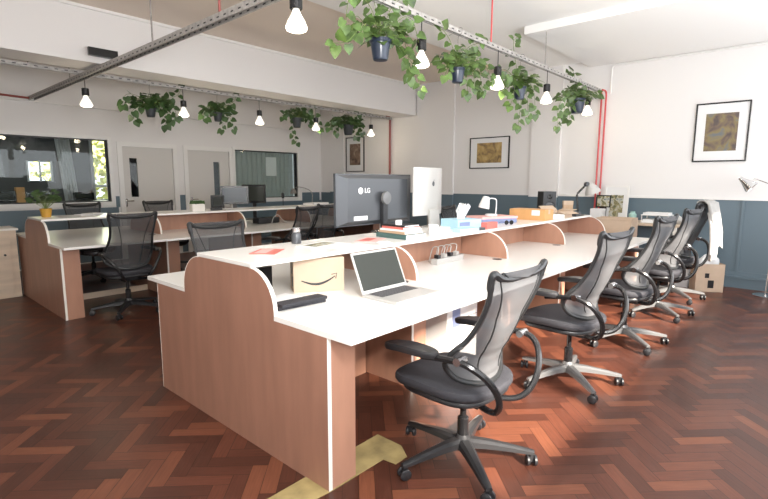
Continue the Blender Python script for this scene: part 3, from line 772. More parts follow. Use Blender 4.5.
def carton(label, loc, rz, w_, d_, h_, m_='kraft', tape=True, lab=None, name='cardboard_box', group=None):
    t = thing(name, label, 'box', loc, rz, group)
    obj('body', bbox(-w_/2, w_/2, -d_/2, d_/2, 0, h_, .003), M[m_], t)
    if tape:
        b = B(); box(b, -w_/2-.0008, w_/2+.0008, -.025, .025, h_-.05, h_+.0008); obj('tape', b, M['kraftp'], t)
    if lab:
        x, z, a, c_ = lab; obj('address_label', box(B(), x-a, x+a, -d_/2-.0012, -d_/2-.0002, z-c_, z+c_), M['paper'], t)
    return t
# delivery carton with the curved arrow
t = carton('pale parcel carton with curved arrow mark under the near shelf', (1.865, 2.215, WT+.0005), R_(-31), .30, .17, .20, 'kraftp')
ar = B(); P_ = [(-.105+.20*k/12, -.088, .075-.038*math.sin(PI*min(1, k/12*.92+.04))+.02*(k/12)) for k in range(13)]
tube(ar, P_, [.0030+.0050*math.sin(PI*k/12) for k in range(13)], 6)
tube(ar, [(.072, -.088, .100), (.104, -.088, .106), (.098, -.088, .074)], .0028, 5)
for v in ar.verts: v.co.y = -.0868+(v.co.y+.088)*.25
obj('arrow_mark', ar, M['blk'], t)
b = B(); box(b, -.1512, -.1503, -.02, .03, .10, .17); box(b, -.1512, -.1503, -.06, -.01, .03, .09); obj('printed_mark', b, M['blk'], t)
# black sleeves on the worktop
for z, r, lab in ((.0005, -6, 'dark padded sleeve, lower of the two on the near worktop'), (.0185, -2, 'dark padded sleeve, upper of the two on the near worktop')):
    boxthing('padded_sleeve', lab, 'sleeve', (1.545, 1.985-z, WT+z), R_(r), .29, .085, .017, 'seat', .006, 'padded sleeves on the near worktop')
boxthing('notebook', 'white notebook lying behind the padded sleeves', 'notebook', (1.54, 2.13, WT+.0005), R_(8), .21, .15, .012, 'paper')
boxthing('small_box', 'small yellow box at the back under the near shelf', 'box', (1.49, 2.36, WT+.0005), R_(20), .08, .07, .06, 'yellow')
boxthing('storage_box', 'black storage box at the back under the near shelf', 'box', (1.63, 2.50, WT+.0005), R_(5), .16, .10, .13, 'blk', .006)
# power strip
t = thing('power_strip', 'white multi-socket power strip with cables on the near worktop', 'power strip', (3.22, 2.19, WT+.0005), R_(2))
obj('body', bbox(-.20, .20, -.03, .03, 0, .045, .006), M['mac'], t)
for k in range(4): obj('plug', bbox(-.15+k*.09-.02, -.15+k*.09+.02, -.02, .02, .0455, .075, .005), M['mac' if k % 2 else 'blk'], t)
b = B()
for k in range(4): tube(b, smoothpts([(-.15+k*.09, 0, .0755), (-.15+k*.09+.01, .0, .13), (-.13+k*.08, .06, .12), (-.12+k*.08, .10, .004)], 5), .004, 6)
obj('cable', b, M['mac'], t)
# red leaflets / magazines lying on the shelf
def flat(name, label, loc, rz, w_, d_, m_, h_=.003, group=None, pr=None):
    t = thing(name, label, name.split('_')[-1], loc, rz, group)
    obj('cover', bbox(-w_/2, w_/2, -d_/2, d_/2, 0, h_, .0006, 1), M[m_], t)
    if pr: obj('printed_patch', box(B(), -w_*.38, w_*.38, -d_*.10, d_*.36, h_+.0002, h_+.0006), M[pr] if isinstance(pr, str) else pr, t)
    return t
S0 = SH+.0005
flat('red_leaflet', 'red leaflet near the front corner of the near shelf', (1.63, 2.38, S0), R_(38), .21, .15, 'red', .003, None, 'pink')
flat('open_magazine', 'pale magazine lying on the near shelf beside the steel bottle', (2.05, 2.36, S0), R_(12), .30, .22, 'paper', .004, None, A_mix)
flat('paper_sheet', 'white sheet overlapping the front shelf edge near the magazine', (2.12, 2.18, S0), R_(-4), .29, .18, 'paper', .0012)
flat('pink_leaflet', 'pink leaflet on the near shelf in front of the big monitor', (2.46, 2.33, S0), R_(25), .24, .16, 'pink', .002, None, 'red')
flat('paper_sheet', 'white sheet under the book stack edge on the near shelf', (2.42, 2.17, S0), R_(60), .13, .10, 'paper', .0012)
# bottle
t = thing('drinking_bottle', 'small clear bottle with steel cap on the near shelf', 'bottle', (1.98, 2.555, S0))
obj('body', lathe(B(), [(0, 0), (.030, 0), (.032, .004), (.032, .06), (.026, .072), (.022, .076), (0, .076)], 20, cap=False), M['grey'], t, True)
obj('cap', lathe(B(), [(0, .0765), (.026, .0765), (.027, .08), (.027, .103), (.024, .107), (0, .107)], 20, cap=False), M['chrome'], t, True)
# big monitor, seen from behind
t = thing('monitor', 'big dark grey monitor seen from behind on the near shelf', 'monitor', (2.90, 2.68, 0))
b = B(); prof = [(-.444, 1.048), (.444, 1.048), (.444, 1.452), (-.444, 1.452)]
def frust(bm, q0, y0, q1, y1):
    a = [bm.verts.new((x, y0, z)) for x, z in q0]; c = [bm.verts.new((x, y1, z)) for x, z in q1]
    bm.faces.new(a[::-1]); bm.faces.new(c)
    for i in range(4): bm.faces.new((a[i], a[(i+1) % 4], c[(i+1) % 4], c[i]))
frust(b, prof, .03, prof, .006)
q1 = [(x*.985, 1.25+(z-1.25)*.965) for x, z in prof]; q2 = [(x*.80, 1.25+(z-1.25)*.82) for x, z in prof]
frust(b, q1, .0058, q2, -.030)
obj('housing', b, M['grey'], t)
obj('screen', box(B(), -.43, .43, .0302, .0312, 1.065, 1.435), M['screen'], t)
s_ = B(); box(s_, .005, .075, -.062, -.0302, 1.02, 1.24); vb = bmesh.ops.bevel(s_, geom=s_.edges[:], offset=.008, segments=2, affect='EDGES'); obj('stand', s_, M['blk'], t)
s_ = B(); box(s_, .012, .068, -.060, -.034, SH+.014, 1.0195); obj('stand_neck', s_, M['blk'], t)
h_ = lathe(B(), [(0, 0), (.055, 0), (.05, .018), (0, .02)], 24, cap=False); bmesh.ops.transform(h_, matrix=Matrix.Translation((.04, -.0625, 1.262)) @ Matrix.Rotation(PI/2, 4, 'X'), verts=h_.verts); obj('hinge_cap', h_, M['alu'], t, True)
obj('foot', lathe(B(), [(0, S0), (.115, S0), (.118, S0+.006), (.10, S0+.011), (0, S0+.0125)], 32, cap=False), M['blks'], t, True)
for o in t.children:
    if o.name.startswith('foot'): o.location = (.04, -.055, 0)
text('brand_letters', 'LG', .052, M['paper'], t, (-.14, -.0312, 1.322), (PI/2, 0, 0), bold=True)
lg = lathe(B(), [(0, 0), (.026, 0), (.026, .001), (0, .001)], 28, cap=False); bmesh.ops.transform(lg, matrix=Matrix.Translation((-.215, -.0303, 1.322)) @ Matrix.Rotation(PI/2, 4, 'X'), verts=lg.verts); obj('round_logo', lg, M['paper'], t)
obj('rating_label', box(B(), -.29, -.14, -.0312, -.0303, 1.092, 1.125), M['paper'], t)
# white all-in-one computer seen from behind
t = thing('desktop_computer', 'white silver desktop computer seen from behind, right of the big monitor', 'computer', (3.50, 2.61, 0), R_(8))
h_ = B(); n = 12; gr = []
for i in range(n+1):
    x = -.26+.52*i/n; bow = .05*(1-(abs(x)/.26)**2.2)
    gr.append((x, bow))
pts = [(x, -b_-.004) for x, b_ in gr]+[(.26, .006), (-.26, .006)]
prism(h_, pts, 'z', 1.10, 1.515); obj('housing', h_, M['mac'], t, True)
obj('screen', box(B(), -.25, .25, .0065, .0075, 1.17, 1.50), M['screen'], t)
st = B(); prism(st, [(-.05, S0+.17), (-.07, S0+.16), (-.085, S0+.01), (-.10, S0), (.07, S0), (.07, S0+.006), (-.06, S0+.012)], 'x', -.085, .085)
obj('stand', st, M['mac'], t)
lg = B()
prism(lg, superell(.020, .022, 20, 2.2, 0, 1.375), 'y', -.0562, -.0548)
prism(lg, [(.002, 1.400), (.012, 1.412), (.013, 1.402)], 'y', -.0562, -.0548)
obj('fruit_logo', lg, M['grey'], t)
# stack of books
t0 = [(.215, .30, .034, 'green', 'dark green box file at the bottom of the book stack on the near shelf', 3),
      (.19, .27, .018, 'kraft', 'tan book second from the bottom of the book stack', 6), (.185, .25, .014, 'paper', 'white book in the middle of the book stack', 2),
      (.17, .235, .016, 'red', 'red book under the dark topmost book of the stack', 8), (.155, .22, .014, 'blk', 'dark paperback on top of the book stack', 4)]
z = S0
for a, b_, h_, m_, lab, r in t0:
    t = thing('book', lab, 'book', (2.735, 2.285, z), R_(-r), 'books stacked on the near shelf')
    obj('cover', bbox(-a/2, a/2, -b_/2, b_/2, 0, h_, .0015, 1), M[m_], t)
    obj('pages', box(B(), -a/2+.006, a/2+.0012, -b_/2-.0008, b_/2-.006, .003, h_-.003), M['paper'], t)
    z += h_+.0004
boxthing('white_cube', 'small white cube standing on the left of the book stack', 'cube', (2.665, 2.245, z), R_(10), .035, .035, .036, 'paper', .003)
t = thing('white_mug', 'white mug right of the book stack on the near shelf', 'mug', (3.03, 2.20, S0), R_(40))
obj('cup', lathe(B(), [(0, 0), (.034, 0), (.038, .004), (.040, .08), (.037, .08), (.034, .008), (0, .007)], 24, cap=False), M['paper'], t, True)
obj('handle', tube(B(), smoothpts([(.038, 0, .065), (.062, 0, .06), (.062, 0, .025), (.037, 0, .018)], 5), .005, 8), M['paper'], t, True)
# tissue box and packets
t = thing('tissue_box', 'light blue tissue box with a white tissue sticking out', 'tissue box', (3.62, 2.33, S0), R_(-14))
obj('carton', bbox(-.14, .14, -.11, .11, 0, .085, .003), M['lblue'], t)
obj('printed_patch', box(B(), -.12, 0, -.1112, -.1103, .03, .065), M['blue'], t)
ts = B(); random.seed(3); rg = []
for j, (r, z) in enumerate(((.035, .0855), (.045, .13), (.065, .17), (.05, .205))):
    rg.append([ts.verts.new((r*math.cos(2*PI*k/18)*(1+.35*math.sin(5*2*PI*k/18+j))+.012*j, r*.55*math.sin(2*PI*k/18)*(1+.3*math.cos(3*2*PI*k/18)), z+.02*math.sin(3*k+j)*(j > 1))) for k in range(18)])
for a, b_ in zip(rg, rg[1:]):
    for k in range(18): ts.faces.new((a[k], a[(k+1) % 18], b_[(k+1) % 18], b_[k]))
ts.faces.new(rg[-1]); ts.faces.new(rg[0]); obj('tissue', ts, M['paper'], t, True)
boxthing('flat_packet', 'pale blue packet in front of the tissue box', 'packet', (3.42, 2.15, S0), R_(-8), .24, .08, .03, 'lblue')
boxthing('flat_packet', 'small white packet right of the mug near the shelf edge', 'packet', (3.22, 2.24, S0), R_(20), .10, .09, .045, 'paper')
boxthing('red_packet', 'small red and white packet at the shelf edge', 'packet', (3.80, 2.15, S0), R_(-3), .17, .06, .055, 'red')
boxthing('small_tray', 'small dark pencil tray at the shelf edge', 'tray', (3.60, 2.14, S0), R_(-10), .12, .05, .02, 'grey')
z = S0
for a, b_, h_, m_, lab in ((.44, .24, .045, 'blue', 'blue box at the bottom of the pair under the white lamp'), (.46, .25, .022, 'pink', 'pink folder lying on the blue box under the white lamp')):
    boxthing('flat_box', lab, 'box', (4.36, 2.44, z), R_(-20), a, b_, h_, m_, .002, 'boxes under the white lamp'); z += h_+.0004
t = thing('desk_lamp', 'small white desk lamp standing on the pink folder', 'lamp', (4.36, 2.45, z), R_(-30))
obj('base', lathe(B(), [(0, 0), (.06, 0), (.062, .01), (.055, .018), (0, .02)], 24, cap=False), M['paper'], t, True)
obj('arm', tube(B(), smoothpts([(.05, 0, .018), (.055, 0, .10), (.05, 0, .16), (.0, 0, .175), (-.04, 0, .165)], 5), .006, 8), M['paper'], t, True)
sh = lathe(B(), [(.022, .06), (.032, .055), (.052, -.03), (.055, -.06), (.051, -.06), (.03, .05), (0, .052)], 24, cap=False); bmesh.ops.transform(sh, matrix=Matrix.Translation((-.075, 0, .135)) @ Matrix.Rotation(R_(14), 4, 'Y'), verts=sh.verts)
obj('lamp_shade', sh, M['paper'], t, True)
flat('white_folder', 'white folder lying right of the pink folder on the shelf', (4.70, 2.50, S0), R_(-5), .18, .22, 'paper', .018)
# glasses
t = thing('sunglasses', 'black sunglasses lying near the shelf edge left of the orange carton', 'glasses', (4.22, 2.18, S0), R_(-30))
t.scale = (.8, .8, .8)
for s in (-1, 1):
    ln = lathe(B(), [(0, 0), (.026, 0), (.028, .003), (.026, .006), (0, .006)], 16, cap=False); bmesh.ops.transform(ln, matrix=Matrix.Translation((s*.034, 0, .029)) @ Matrix.Rotation(PI/2, 4, 'X'), verts=ln.verts); obj('lens', ln, M['blks'], t, True)
    obj('temple', tube(B(), smoothpts([(s*.065, 0, .035), (s*.066, .07, .03), (s*.06, .12, .012)], 4), .003, 6), M['blk'], t)
obj('bridge', tube(B(), [(-.012, 0, .034), (0, 0, .038), (.012, 0, .034)], .003, 6), M['blk'], t)
carton('orange-brown closed carton with white label on the near shelf', (5.02, 2.33, S0), R_(-88), .40, .24, .115, 'orange', True, (.10, .08, .045, .028))
t = thing('speaker', 'black square speaker standing behind the orange carton', 'speaker', (5.85, 2.52, S0), R_(-40))
obj('cabinet', bbox(-.085, .085, -.08, .08, 0, .29, .006), M['blk'], t)
for z, r in ((.10, .07), (.225, .035)):
    c_ = lathe(B(), [(0, 0), (r*.4, .004), (r*.9, -.002), (r, .003), (r, 0)], 24, cap=False); bmesh.ops.transform(c_, matrix=Matrix.Translation((0, -.0805, z)) @ Matrix.Rotation(PI/2, 4, 'X'), verts=c_.verts); obj('cone', c_, M['blks'], t, True)
# pile of open mailers at the end of the shelf
def open_carton(label, loc, rz, w_, d_, h_, m_, flap, angs, group=None):
    t = thing('open_carton', label, 'box', loc, rz, group); b = B(); th = .004
    box(b, -w_/2, w_/2, -d_/2, d_/2, 0, th); box(b, -w_/2, -w_/2+th, -d_/2, d_/2, th, h_); box(b, w_/2-th, w_/2, -d_/2, d_/2, th, h_)
    box(b, -w_/2+th, w_/2-th, -d_/2, -d_/2+th, th, h_); box(b, -w_/2+th, w_/2-th, d_/2-th, d_/2, th, h_)
    obj('body', b, M[m_], t)
    for k, a in enumerate(angs):
        f = B(); L_ = w_ if k % 2 == 0 else d_
        box(f, -L_/2+.002, L_/2-.002, 0, flap, -.002, .002)
        off = (d_/2 if k % 2 == 0 else w_/2)+.003
        mt_ = Matrix.Rotation(PI/2*k, 4, 'Z') @ Matrix.Translation((0, off, h_+.002)) @ Matrix.Rotation(-a, 4, 'X')
        bmesh.ops.transform(f, matrix=mt_, verts=f.verts); obj('flap', f, M[m_], t)
    return t
open_carton('open pale carton with raised flaps near the end of the shelf', (5.55, 2.25, S0), R_(-15), .26, .20, .07, 'kraftp', .09, (R_(-35), R_(20), R_(15), R_(-10)))
boxthing('white_packet', 'white parcel packet in front of the open pale carton on the shelf', 'packet', (5.38, 2.125, S0), R_(-80)+PI/2, .20, .07, .05, 'paper')
bpy.data.objects['white_packet'].location = (5.27, 2.17, S0); bpy.data.objects['white_packet'].rotation_euler = (0, 0, R_(-62)); 
t = carton('upright tan parcel standing behind the black desk lamp', (6.10, 2.35, S0), R_(-50), .12, .04, .17, 'kraft')
boxthing('storage_tin', 'small dark tin at the end of the near shelf', 'tin', (5.86, 2.16, S0), R_(-10), .10, .08, .05, 'grey', .004)
# black articulated lamp
t = thing('desk_lamp', 'black articulated desk lamp at the far end of the near bench', 'lamp', (6.03, 2.20, S0), R_(-48))
obj('base', lathe(B(), [(0, 0), (.08, 0), (.082, .01), (.02, .02), (.012, .03), (0, .03)], 24, cap=False), M['blks'], t, True)
b = B(); tube(b, [(0, 0, .03), (-.02, 0, .25)], .008, 8); tube(b, [(.014, 0, .03), (-.006, 0, .25)], .004, 6); obj('lower_arm', b, M['blks'], t, True)
b = B(); tube(b, [(-.02, 0, .25), (.09, 0, .37)], .008, 8); tube(b, [(-.02, 0, .27), (.09, 0, .39)], .004, 6); obj('upper_arm', b, M['blks'], t, True)
b = lathe(B(), [(0, .028), (.022, .028), (.028, .02), (.028, -.02), (.022, -.028), (0, -.028)], 16, cap=False); bmesh.ops.transform(b, matrix=Matrix.Translation((.095, 0, .38)) @ Matrix.Rotation(PI/2, 4, 'X'), verts=b.verts); obj('joint', b, M['blks'], t, True)
sh = lathe(B(), [(0, .075), (.03, .07), (.05, .045), (.085, -.02), (.095, -.055), (.091, -.055), (.045, .042), (0, .066)], 28, cap=False); bmesh.ops.transform(sh, matrix=Matrix.Translation((.16, 0, .325)) @ Matrix.Rotation(R_(-22), 4, 'Y'), verts=sh.verts); obj('lamp_shade', sh, M['mac'], t, True)

# clutter at the end of the bench, on a low side table by the right wall
t = thing('side_table', 'low pale side table against the right wall behind the bench end', 'table', (7.45, 1.95, 0))
obj('tabletop', bbox(-.30, .33, -.65, .50, .81, .84, .003), M['pale'], t)
for x in (-.27, .30):
    for y in (-.60, .45): obj('leg', box(B(), x-.02, x+.02, y-.02, y+.02, 0, .8095), M['edge'], t)
TT = .8405
t = thing('picture_frame', 'white framed picture leaning on the blue wall at the bench end', 'picture', (7.66, 2.24, TT), 0)
Mx = Matrix.Rotation(R_(5), 4, 'Y')
def lean(bm): bmesh.ops.transform(bm, matrix=Mx, verts=bm.verts); return bm
b = B(); box(b, -.02, 0, -.17, .17, 0, .025); box(b, -.02, 0, -.17, .17, .475, .50); box(b, -.02, 0, -.17, -.145, .025, .475); box(b, -.02, 0, .145, .17, .025, .475); obj('frame', lean(b), M['trim'], t)
obj('print', lean(box(B(), -.008, -.003, -.145, .145, .025, .475)), M['paper'], t)
obj('printed_patch', lean(box(B(), -.0105, -.0085, -.10, .08, .10, .36)), A_mix, t)
t = thing('picture_frame', 'small dark picture in front of the white framed picture', 'picture', (7.48, 2.36, TT), 0)
b = B(); box(b, -.02, 0, -.10, .10, .18, .36); obj('frame', lean(b), M['blks'], t); obj('print', lean(box(B(), -.022, -.0205, -.085, .085, .195, .345)), A_mix, t); obj('stand', lean(box(B(), -.015, -.005, -.05, .05, 0.002, .1795)), M['blks'], t)
carton('white carton with blue mark on the side table', (7.27, 2.36, TT), R_(-90), .17, .14, .17, 'paper', False)
boxthing('green_tin', 'yellow and green tin on the side table', 'tin', (7.25, 2.14, TT), 0, .10, .10, .15, A_mix, .01)
t = thing('paper_tray', 'white letter trays with papers on the side table', 'tray', (7.42, 1.62, TT), 0)
for k in range(2):
    obj('tray', bbox(-.15, .15, -.17, .17, .002+k*.10, .012+k*.10, .003), M['trim'], t)
    obj('papers', box(B(), -.13, .13, -.15, .15, .0125+k*.10, .05+k*.10-.01*k), M['paper'], t)
b = B()
for x in (-.14, .14):
    for y in (-.16, .16): box(b, x-.005, x+.005, y-.005, y+.005, .0125, .1015)
obj('posts', b, M['trim'], t)
t = thing('plastic_bag', 'crumpled clear plastic bag right of the letter trays', 'bag', (7.35, 1.375, TT))
bm = bmesh.new(); bmesh.ops.create_icosphere(bm, subdivisions=3, radius=.06); random.seed(8)
for v in bm.verts: v.co *= 1+.28*math.sin(23*v.co.x+5)*math.cos(31*v.co.y)+.1*random.random(); v.co.z = max(v.co.z*1.1+.06, 0)
obj('film', bm, M['mac'], t)
t = thing('glass_jar', 'greenish glass jar on the side table beside the letter trays', 'jar', (7.30, 1.90, TT))
obj('body', lathe(B(), [(0, 0), (.045, 0), (.05, .01), (.05, .11), (.03, .13), (.03, .15), (0, .15)], 20, cap=False), mat('green_glass', (.35, .55, .5), .1), t, True)
open_carton('big open kraft carton with raised flaps at the bench end', (6.82, 1.97, 0), R_(4), .42, .44, .92, 'kraftp', .25, (R_(75), R_(100), R_(150), R_(80)))
t = thing('pedestal', 'white pedestal cabinet under the near bench with a small poster on it', 'cabinet', (2.93, 2.05, 0))
obj('body', bbox(-.20, .20, -.20, .28, .02, .60, .004), M['trim'], t)
b = B()
for z in (.22, .41): box(b, -.20, .20, -.2012, -.2004, z, z+.004)
obj('drawer_gap', b, M['blk'], t)
obj('poster', box(B(), -.16, .05, -.2026, -.2016, .18, .52), M['paper'], t)
obj('poster_picture', box(B(), -.14, -.04, -.2038, -.2028, .36, .50), M['blue'], t)
obj('plinth', box(B(), -.18, .18, -.18, .26, 0, .0195), M['blk'], t)

# ================================================================== THINGS ON THE FARTHER BENCH
def potplant(label, loc, r, h, potm, n, ls, hh, seed, lf='leafd'):
    random.seed(seed); t = thing('potted_plant', label, 'plant', loc)
    obj('pot', lathe(B(), [(0, 0), (r*.78, 0), (r, h*.95), (r*1.06, h*.96), (r*1.06, h), (r*.94, h), (r*.9, h*.9), (0, h*.9)], 20, cap=False), M[potm], t, True)
    f = B(); st = B()
    for k in range(n):
        a = random.uniform(0, 2*PI); e = random.uniform(.5, 1.35); L_ = hh*random.uniform(.5, 1)
        p = Vector((math.cos(a)*math.cos(e)*L_, math.sin(a)*math.cos(e)*L_, h*.9+math.sin(e)*L_))
        tube(st, [(0, 0, h*.88), tuple(p)], .0015, 4); leaf(f, p, Vector((math.cos(a), math.sin(a), .3)), Vector((-.5, -.6, .7)), ls*random.uniform(.7, 1.1))
    obj('foliage', f, M[lf], t, True); obj('stems', st, M['stem'], t); return t
potplant('yellow potted plant with dark leaves on the farther bench', (1.50, 6.43, S0), .058, .095, 'yellow', 44, .06, .22, 5)
t = thing('planter', 'cream box planter with succulents on the farther bench', 'planter', (3.16, 6.20, S0), R_(-5))
obj('trough', bbox(-.085, .085, -.05, .05, 0, .10, .004), M['edge'], t)
random.seed(6); f = B()
for k in range(40):
    a = random.uniform(0, 2*PI); leaf(f, Vector((random.uniform(-.07, .07), random.uniform(-.04, .04), .102)), Vector((math.cos(a)*.5, math.sin(a)*.5, 1)), Vector((-.7, -.7, .1)), .045)
obj('foliage', f, M['leafd'], t, True)
for k, (x, y, r, lab) in enumerate(((1.94, 6.50, 10, 'lower white paper pad behind the back of the black chair'), (2.00, 6.49, 28, 'upper white paper pad behind the back of the black chair'))):
    boxthing('paper_pad', lab, 'paper', (x, y, S0+k*.0085), R_(r), .24-.03*k, .17, .008, 'paper', .001, 'paper pads on the farther bench')
boxthing('paper_pad', 'white papers at the right of the farther bench, above the pair of chairs', 'paper', (5.55, 6.58, S0), R_(12), .42, .24, .03, 'paper', .002)
def monitor(label, loc, rz, w_, h_, lift, scr='screen'):
    t = thing('monitor', label, 'monitor', loc, rz)
    obj('foot', bbox(-.12, .12, -.09, .09, 0, .012, .004), M['blk'], t)
    obj('stand', bbox(-.03, .03, .015, .035, .0125, lift+h_*.5, .004), M['blk'], t)
    obj('housing', bbox(-w_/2, w_/2, -.02, .0145, lift, lift+h_, .006), M['blks'], t)
    obj('screen', box(B(), -w_/2+.035, w_/2-.035, -.0216, -.0206, lift+.04, lift+h_-.03), M[scr], t)
    return t
monitor('lit monitor facing the camera on the farther bench', (4.20, 6.99, WT+.0005), R_(-30), .44, .29, .27, 'scron')
monitor('dark turned monitor right behind the lit one on the farther bench', (4.60, 7.05, WT+.0005), R_(-50), .40, .31, .27)
monitor('small dark tablet screen left of the lit monitor', (3.86, 6.92, WT+.0005), R_(-20), .20, .20, .22)
boxthing('stapler', 'black stapler lying on the farther bench in front of the lit monitor', 'stapler', (3.46, 6.24, S0), R_(-10), .16, .04, .035, 'blk', .01)
t = thing('microphone', 'slim black microphone on a stand on the far side of the farther bench', 'microphone', (5.05, 6.86, WT+.0005))
obj('base', lathe(B(), [(0, 0), (.06, 0), (.06, .01), (0, .014)], 20, cap=False), M['blk'], t, True)
obj('pole', tube(B(), [(0, 0, .012), (0, 0, .34)], .006, 8), M['blk'], t); obj('head', lathe(B(), [(0, .3405), (.02, .345), (.026, .38), (.024, .43), (0, .45)], 16, cap=False), M['blks'], t, True)
boxthing('black_bag', 'low black bag lying under the shelf of the farther bench', 'bag', (4.30, 6.28, WT+.0005), R_(3), .40, .16, .09, 'blk', .03)
boxthing('cable_box', 'small black box beside the white cables under the farther shelf', 'box', (3.42, 6.15, WT+.0005), R_(-8), .14, .12, .06, 'blk', .01)
o = tag(obj('loose_cable', tube(B(), smoothpts([(4.12, 6.02, WT+.0085), (4.22, 6.04, WT+.0085), (4.32, 6.12, WT+.09), (4.40, 6.12, WT+.13), (4.46, 6.08, WT+.05), (4.51, 6.04, WT+.0085), (4.60, 6.04, WT+.0085)], 5), .006, 6), M['mac']), 'white loose cable looping under the farther shelf', 'cable')
t = thing('desk_lamp', 'small grey gooseneck lamp left of the big monitor, by the far wall', 'lamp', (6.85, 8.25, 0), R_(0))
obj('base', lathe(B(), [(0, 0), (.12, 0), (.12, .015), (0, .02)], 20, cap=False), M['steel'], t, True)
obj('arm', tube(B(), smoothpts([(0, 0, .018), (0, 0, .9), (0, 0, 1.12), (-.10, .06, 1.22), (-.24, .15, 1.26), (-.30, .19, 1.24)], 6), .010, 8), M['steel'], t, True)
sh = lathe(B(), [(0, .06), (.03, .055), (.085, -.05), (.08, -.05), (.02, .045), (0, .05)], 20, cap=False); bmesh.ops.transform(sh, matrix=Matrix.Translation((-.34, .21, 1.17)), verts=sh.verts); obj('lamp_shade', sh, M['steel'], t, True)
t = thing('floor_lamp', 'thin floor lamp with two small heads behind the white computer', 'lamp', (5.30, 3.95, 0))
obj('base', lathe(B(), [(0, 0), (.13, 0), (.13, .015), (0, .02)], 24, cap=False), M['steel'], t, True)
obj('pole', tube(B(), [(0, 0, .018), (0, 0, 1.35)], .008, 8), M['steel'], t)
for s in (-1, 1):
    obj('lamp_head', tube(B(), [(0, 0, 1.35), (s*.05, -s*.05, 1.42), (s*.07, -s*.07, 1.56)], [.008, .028, .036], 10), M['steel'], t, True)
# cabinets at far left
t = thing('low_cabinet', 'pale plank fronted low cabinet at the left edge of the picture', 'cabinet', (0, 7.06, 0))
obj('body', box(B(), -1.2, 1.33, .022, .42, 0, .805), M['pale'], t); obj('cabinet_top', bbox(-1.22, 1.35, -.01, .43, .8055, .83, .003), M['edge'], t)
for k in range(3):
    a = -1.19+k*.84
    d = obj('door', bbox(a+.005, a+.77, 0, .0215, .04, .79, .003), M['pale'], t)
    obj('door_knob', lathe(B(), [(0, 0), (.012, 0), (.012, .02), (0, .022)], 12, cap=False), M['blk'], d, True, (a+.71, -.0, .52))
    bpy.context.view_layer.update()
for o in t.children:
    for c_ in o.children: c_.rotation_euler = (PI/2, 0, 0); c_.location.y = -.0005
# ================================================================== RIGHT WALL THINGS
t = thing('floor_lamp', 'chrome reading lamp standing at the right edge of the picture', 'lamp', (7.50, .375, 0))
obj('base', lathe(B(), [(0, 0), (.135, 0), (.137, .008), (.12, .018), (.02, .022), (0, .022)], 32, cap=False), M['chrome'], t, True)
obj('pole', tube(B(), [(0, 0, .0215), (0, -.02, 1.34)], .010, 10), M['chrome'], t)
obj('arm', tube(B(), smoothpts([(0, -.02, 1.34), (0, .06, 1.37), (-.02, .20, 1.43), (-.02, .24, 1.435)], 5), .008, 8), M['chrome'], t, True)
sh = lathe(B(), [(0, .10), (.022, .095), (.03, .05), (.075, -.06), (.080, -.085), (.076, -.085), (.025, .045), (0, .09)], 28, cap=False)
bmesh.ops.transform(sh, matrix=Matrix.Translation((-.02, .31, 1.385)) @ Matrix.Rotation(R_(-48), 4, 'X'), verts=sh.verts)
obj('lamp_head', sh, M['chrome'], t, True)
t = thing('paper_bag', 'kraft paper bag with small dark print on the floor by the blue wall', 'bag', (7.36, .98, 0), R_(-58))
b = B(); w_, d_, h_, th = .33, .17, .36, .003
box(b, -w_/2, w_/2, -d_/2, d_/2, 0, th); box(b, -w_/2, -w_/2+th, -d_/2, d_/2, th, h_); box(b, w_/2-th, w_/2, -d_/2, d_/2, th, h_); box(b, -w_/2+th, w_/2-th, -d_/2, -d_/2+th, th, h_); box(b, -w_/2+th, w_/2-th, d_/2-th, d_/2, th, h_)
obj('body', b, M['kraftp'], t)
b = B(); box(b, -.06, -.01, -d_/2-.0012, -d_/2-.0003, .18, .24); box(b, -.02, .05, -d_/2-.0012, -d_/2-.0003, .05, .15); obj('printed_mark', b, M['blk'], t)
bm = bmesh.new(); bmesh.ops.create_icosphere(bm, subdivisions=3, radius=1)
for v in bm.verts: v.co = Vector((v.co.x*.13, v.co.y*.065, v.co.z*.10+.36))*1; v.co.z += .025*math.sin(40*v.co.x+3)*math.cos(50*v.co.y)
o = obj('crumpled_paper', bm, M['paper']); o.location = (7.36, .98, 0); o.rotation_euler = (0, 0, R_(-58)); tag(o, 'crumpled white paper stuffed in the top of the kraft bag', 'paper')
boxthing('white_carton', 'white carton on the floor behind the kraft bag', 'box', (7.50, 1.30, 0), 0, .22, .22, .26, 'paper', .003)
boxthing('dark_crate', 'dark crate on the floor under the side table', 'crate', (7.42, 1.66, 0), R_(4), .26, .30, .15, 'blk', .006)

# jacket over the back of the last chair
def jacket():
    bm = B(); nu, nv = 26, 40; random.seed(2)
    zt = 1.068*1.08+.02
    G = []
    for i in range(nu+1):
        u = i/nu; row = []
        for j in range(nv+1):
            v = j/nv
            L_ = -.22+v*(.22+.62+.10*math.sin(u*5+1))          # arc length: negative in front of the bar
            x = (u-.5)*.30*(1+.25*abs(L_)*(1 if L_ > 0 else 0))-.0
            if abs(L_) < .035:
                a = L_/.035*PI/2; y = -.285-.042*math.sin(a); z = zt+.018*math.cos(a)
            elif L_ < 0: y = -.285+.042+.012*math.sin(u*14); z = zt-(abs(L_)-.035)
            else: y = -.285-.042-.10*min(1, L_/.4)-.020*math.sin(u*17+L_*4)-.012*math.sin(u*31); z = zt-(L_-.035)*(.97)
            z += .012*math.sin(u*9)*max(0, L_)*2
            row.append(bm.verts.new((x, y, z)))
        G.append(row)
    for i in range(nu):
        for j in range(nv): bm.faces.new((G[i][j], G[i+1][j], G[i+1][j+1], G[i][j+1]))
    return bm
t = thing('jacket', 'pale grey jacket draped over the back of the last chair in the row', 'jacket', (6.58, 1.22, 0), R_(80-90))
